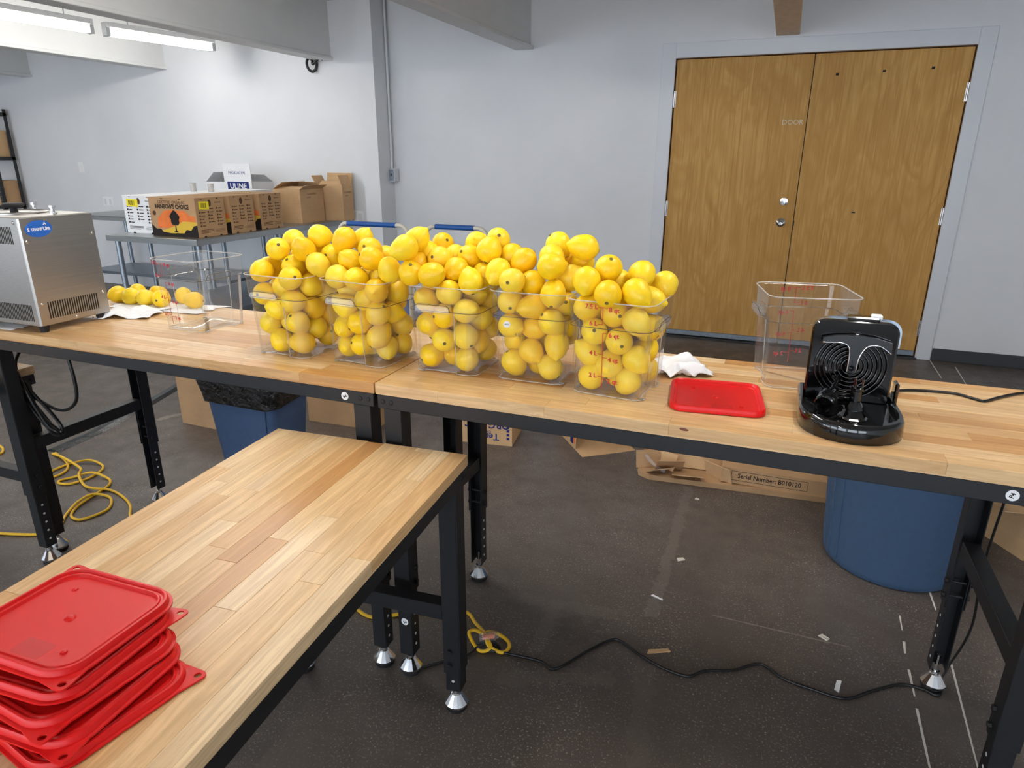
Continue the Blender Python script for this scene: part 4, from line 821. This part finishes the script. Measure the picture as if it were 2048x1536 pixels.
cart(-1.66, -1.14, 3.36, 'platform cart behind the lemons, blue grip farther from the pier')
# ================================================================ cartons on the floor
carton('floor_carton', .42, .40, .283, TR(-1.955, 1.475, 0, -2), 'kraftd', 'plain brown carton on the floor left of the lined trash can')
o = carton('floor_carton', .44, .40, .30, TR(-1.30, 1.79, 0, 2), 'kraftd', 'plain brown carton on the floor right of the lined trash can'); MB().lathe([(.018, 0), (.018, .0006)], 20, frame((.135, -.2007, .17), (1, 0, 0), (0, 0, 1))).build('round_sticker', 'sticker', o)
o = carton('floor_carton', .30, .24, .30, TR(-.438, 1.775, 0, 8), 'kraft', 'kraft carton standing upside down with navy organic lettering')
F = frame((0, -.1207, .15), (-1, 0, 0), (0, 0, -1)); text('carton_lettering', 'ORGANIC', .055, 'blueink', o, F @ Matrix.Translation((-.012, .035, 0)), bold=.0015); text('carton_lettering', 'ORGANIC', .02, 'blueink', o, F @ Matrix.Translation((.01, .075, 0))); text('carton_lettering', 'Terral', .055, 'blueink', o, F @ Matrix.Translation((-.01, .09, 0)) @ Matrix.Translation((0, .012, 0)), bold=.001)
for k in range(4): MB().box(-.135, -.120, -.02+.022*k+.055, -.006+.022*k+.055, 0, .0004, F).build('printed_checkbox', 'blueink', o)
# open carton lying on its side
o = thing('open_carton', 'open carton lying on its side beyond the right bench', 'box', TR(.052, 1.765, 0, 38))
b = MB(); b.box(0, .30, 0, .26, 0, .004); b.box(0, .004, 0, .26, .004, .24); b.box(.296, .30, 0, .26, .004, .24); b.box(.004, .296, .256, .26, .004, .24); b.box(0, .30, 0, .26, .24, .244); b.build('body', 'kraft', o)
MB().box(-.0006, .0, .03, .07, .02, .2).build('printed_stripe', 'blueink', o); MB().box(-.0006, .0, .005, .028, .03, .12).build('printed_patch', 'orangeink', o); MB().box(0, .30, -.10, 0, -.0, .004).build('flap', 'kraft', o)
# flattened cartons
o = thing('flattened_carton', 'torn flattened carton on the floor with printed serial number', 'cardboard', TR(.46, 1.57, 0, 5.0))
MB().loft([[(x, y, z) for x, y, z in ((-.035, .02, .001), (-.04, .02, .03), (-.03, .45, .03), (-.03, .45, .001))], [(x, y, z) for x, y, z in ((.02, -.015, .001), (.02, -.02, .028), (.02, .45, .028), (.02, .45, .001))], [(1.05, -.02, .001), (1.05, -.025, .030), (1.05, .45, .03), (1.05, .45, .001)]], True, True).build('bottom_layer', 'kraftd', o)
MB().box(-.0, .62, 0, .006, 0, .115, Matrix.Translation((.13, .10, .035)) @ Matrix.Rotation(R(-18), 4, 'X')).build('side_panel', 'kraft', o)
t = MB().box(.0, .60, 0, .24, .0, .075, Matrix.Translation((.345, .0, .035)) @ Matrix.Rotation(R(1.5), 4, 'Y') @ Matrix.Rotation(R(-2), 4, 'Z')).build('folded_panel', 'kraftd', o)
Tt = Matrix.Translation((.345, .0, .035)) @ Matrix.Rotation(R(1.5), 4, 'Y') @ Matrix.Rotation(R(-2), 4, 'Z') @ frame((.21, -.0008, .040), (1, 0, 0), (0, 0, 1))
text('serial_lettering', 'Serial Number: B010120', .032, 'ink', t, Tt @ Matrix.Diagonal((.86, 1, 1, 1)), bold=.0004)
b = MB()
for x0, x1, y0, y1 in ((-.165, .165, .022, .0235), (-.165, .165, -.0235, -.022), (-.165, -.1635, -.022, .022), (.1635, .165, -.022, .022)): b.box(x0, x1, y0, y1, 0, .0005, Tt)
b.build('printed_border', 'ink', t)
for k, (x, y, zz, a, b_, w) in enumerate(((-.03, .05, .03, -15, 20, .10), (.0, .10, .032, -30, -25, .14), (.06, .05, .03, 35, 15, .11), (.10, .13, .03, -20, 40, .16), (.02, .02, .03, 60, 30, .09), (.30, .06, .03, 20, -35, .12), (.14, .03, .03, 70, 5, .12))):
    MB().box(-.02, w, -.002, .002, 0, .085, Matrix.Translation((x, y, zz)) @ Matrix.Rotation(R(b_), 4, 'Z') @ Matrix.Rotation(R(a), 4, 'X')).build('torn_flap', 'kraft' if k % 2 else 'kraftd', o)
o2 = MB().tube([(-.01, .05, .10), (.03, .03, .07), (.06, .02, .05), (.09, .02, .036)], .010, 6).build('tape_shred', 'film', o, True)
# cartons at the right edge
o = carton('open_carton', .34, .30, .20, TR(2.02, 1.62, 0, 30), 'kraft', 'open kraft carton with spread flaps at the right edge', (('f', 112, .16), ('l', 80, .14), ('r', -70, .14)))
carton('floor_carton', .30, .26, .34, TR(2.30, 1.95, 0, 20), 'kraftd', 'brown carton stacked behind the open one at the right edge')
o = carton('floor_carton', .24, .22, .22, TR(2.20, 1.42, 0, -20), 'whitecard', 'white printed carton at the right edge'); text('carton_lettering', '90', .1, 'blueink', o, frame((-.02, -.1107, .12), (1, 0, 0), (0, 0, 1)))
# ================================================================ cables
def cable(name, pts, r, mat, label, cat='cable', sm=6, z=None):
    return tag(MB().tube([(p[0], p[1], (z if len(p) < 3 else p[2])) for p in pts], r, 8, sm).build(name, mat, None, True), label, cat)
Y = [(-2.438,.709),(-2.294,.66),(-2.205,.603),(-2.177,.543),(-2.192,.502),(-2.235,.522),(-2.253,.584),(-2.241,.653),(-2.174,.698,.016),(-2.087,.696),(-2.034,.653),(-2.014,.574),(-2.035,.499),(-2.087,.478),(-2.116,.499),(-2.087,.553),(-2.022,.596,.022),(-1.927,.6),(-1.869,.565),(-1.844,.502),(-1.822,.396),(-1.79,.323),(-1.742,.28),(-1.689,.281),(-1.665,.331),(-1.663,.387),(-1.708,.442),(-1.767,.471),(-1.828,.445,.018),(-1.821,.367,.018),(-1.784,.284),(-1.73,.22),(-1.72,.15),(-1.80,.11),(-1.95,.07),(-2.1,.07)]
cable('extension_cord', Y, .0058, 'yellowcord', 'tangled yellow extension cord on the floor behind the left bench legs', z=.0065)
Y2 = [(-2.443,.697),(-2.324,.667,.02),(-2.195,.634,.02),(-2.11,.605,.02),(-2.06,.555,.02),(-1.968,.509),(-1.882,.487,.018),(-1.806,.518),(-1.686,.488),(-1.595,.443),(-1.522,.381),(-1.40,.30),(-1.1,.16),(-.7,.13),(-.45,.22),(-.291,.212),(-.194,.189),(-.085,.256),(.006,.292),(.087,.328),(.141,.289),(.199,.236,.02),(.165,.232,.028),(.155,.209,.028),(.205,.175),(.240,.186,.02),(.205,.226,.03),(.225,.253,.02),(.268,.251),(.287,.223),(.275,.192),(.235,.188,.02),(.216,.205,.03)]
cable('extension_cord', Y2, .0058, 'yellowcord', 'yellow extension cord running under the benches to a loose knot', z=.0065)
cable('extension_cord', [(-3.2,.72),(-2.9,.69),(-2.79,.66),(-2.737,.64),(-2.694,.597),(-2.76,.55),(-3.0,.52),(-3.2,.5)], .0058, 'yellowcord', 'bend of yellow cord at the left edge', z=.0065)
o = thing('cord_connector', 'clear lit connector in the knot of yellow cord', 'connector', TR(.222, .212, .036, 35)); MB().lathe([(.010, -.03), (.014, -.024), (.014, .02), (.009, .03)], 14, frame((0, 0, 0), (0, 1, 0), (0, 0, 1))).build('body', 'film', o, 40); MB().cyl((-.02, 0, 0), (.018, 0, 0), .008, 10).build('core', 'orangeink', o)
K = [(.05,.02),(.12,.09),(.178,.144),(.198,.181,.012),(.234,.213,.02),(.261,.206),(.208,.197,.02),(.177,.185),(.239,.180,.014),(.289,.196),(.397,.203),(.45,.188),(.52,.30),(.575,.375),(.61,.381),(.68,.34),(.76,.31),(.827,.305),(.87,.345),(.95,.38),(1.026,.439),(1.09,.40),(1.17,.385),(1.258,.381),(1.33,.44),(1.412,.50),(1.47,.505),(1.497,.492),(1.515,.50),(1.522,.535)]
cable('power_cable', K, .0045, 'cordblack', 'thin black cable snaking across the open floor', z=.0052)
tp = MB(); n = 40; pts = [(-2.479,.723),(-2.508,.994),(-2.593,1.342),(-2.711,1.734),(-2.95,2.4),(-3.2,3.0)]
for k in (-1, 1): pass
rings = []
for i in range(len(pts)): 
    p = Vector((*pts[i], 0)); q = Vector((*pts[min(i+1, len(pts)-1)], 0)); p0 = Vector((*pts[max(0, i-1)], 0)); d = (q-p0).normalized(); nn = Vector((-d.y, d.x, 0)); rings.append([p+nn*.045+Vector((0, 0, .0006)), p+nn*.016+Vector((0, 0, .012)), p-nn*.016+Vector((0, 0, .012)), p-nn*.045+Vector((0, 0, .0006)), p+Vector((0, 0, .0002))])
tag(tp.loft(rings, True, True).build('taped_cable', 'tape', None, False), 'grey duct tape strip covering a cable across the floor', 'tape')
C1 = [(-1.49,.10,.85),(-1.545,.085,.76),(-1.50,.08,.66),(-1.44,.075,.58),(-1.395,.08,.545),(-1.41,.09,.525),(-1.45,.09,.535),(-1.51,.085,.60),(-1.54,.08,.68),(-1.52,.075,.71),(-1.47,.07,.63),(-1.41,.065,.56),(-1.38,.07,.54),(-1.395,.08,.52),(-1.44,.085,.53),(-1.50,.09,.62),(-1.53,.09,.70),(-1.49,.09,.66),(-1.42,.09,.60),(-1.375,.085,.56),(-1.38,.09,.525),(-1.43,.1,.53),(-1.49,.1,.59),(-1.54,.095,.66),(-1.50,.10,.64),(-1.40,.10,.612),(-1.33,.10,.625),(-1.283,.10,.67),(-1.275,.10,.75),(-1.29,.10,.86)]
cable('power_cable', C1, .0062, 'cordblack', 'coiled black power cable hanging under the left bench')
co = [(-3.34+.05*math.cos(a)*(1-.02*k), 4.30+.006*k, 2.275+.055*math.sin(a)) for k, a in enumerate([2*math.pi*i/12 for i in range(40)])]
cable('cable_coil', [(-3.22, 4.30, 2.325)]+co+[(-3.2, 4.32, 2.32)], .013, 'cordblack', 'coil of black cable hanging at the end of the large beam', sm=3)
# ================================================================ scraps on the floor
for k, (x, y, l, w, a, m, lab) in enumerate(((.719,.926,.030,.022,30,'scrap','torn pale scrap beside the patched slab line'),(.676,.656,.045,.007,-20,'white','thin white paper stick on the floor'),(.726,.384,.075,.018,25,'kraft','narrow brown cardboard strip by the black cable'),(1.214,.646,.03,.02,-40,'scrap','small pale yellow scrap on the right floor'),(1.242,.43,.05,.016,75,'white','white crumpled scrap beside the black cable'),(.72,1.446,.02,.014,0,'scrap','tiny pale chip near the flattened carton'))):
    o = MB().loft([[(-l/2, -w/2, 0), (l/2, -w*.3, 0), (l*.45, w/2, 0), (-l*.4, w*.35, 0)], [(-l/2, -w/2, .002), (l/2, -w*.3, .005), (l*.45, w/2, .002), (-l*.4, w*.35, .004)]], True, True).build('paper_scrap', m, None, False, TR(x, y, .0003, a)); tag(o, lab, 'scrap')
# fixtures above the benches
fixture((-1.72, .66, 2.41), (-1.72, 1.86, 2.41), 'lit tube light above the left bench', 'tube lights above the benches')
fixture((-.25, -.25, 2.41), (-.25, .95, 2.41), 'lit tube light straight above the lemon bins', 'tube lights above the benches')  # added lamp out of view, brightens the bins and right bench
fixture((1.35, -.3, 2.41), (1.35, .9, 2.41), 'lit tube light above the right end of the benches', 'tube lights above the benches')  # added out of view to brighten the right bench top
fixture((.0, -3.6, 2.41), (.0, -2.4, 2.41), 'lit tube light behind the camera', 'tube lights above the benches')
fixture((-4.4, -.6, 2.41), (-4.4, .6, 2.41), 'lit tube light farther along the left row', 'tube lights above the benches')
fixture((-6.3, 1.0, 2.41), (-6.3, 2.2, 2.41), 'lit tube light at the far left bay', 'tube lights above the benches')  # added out of view to lift the dim far left wall
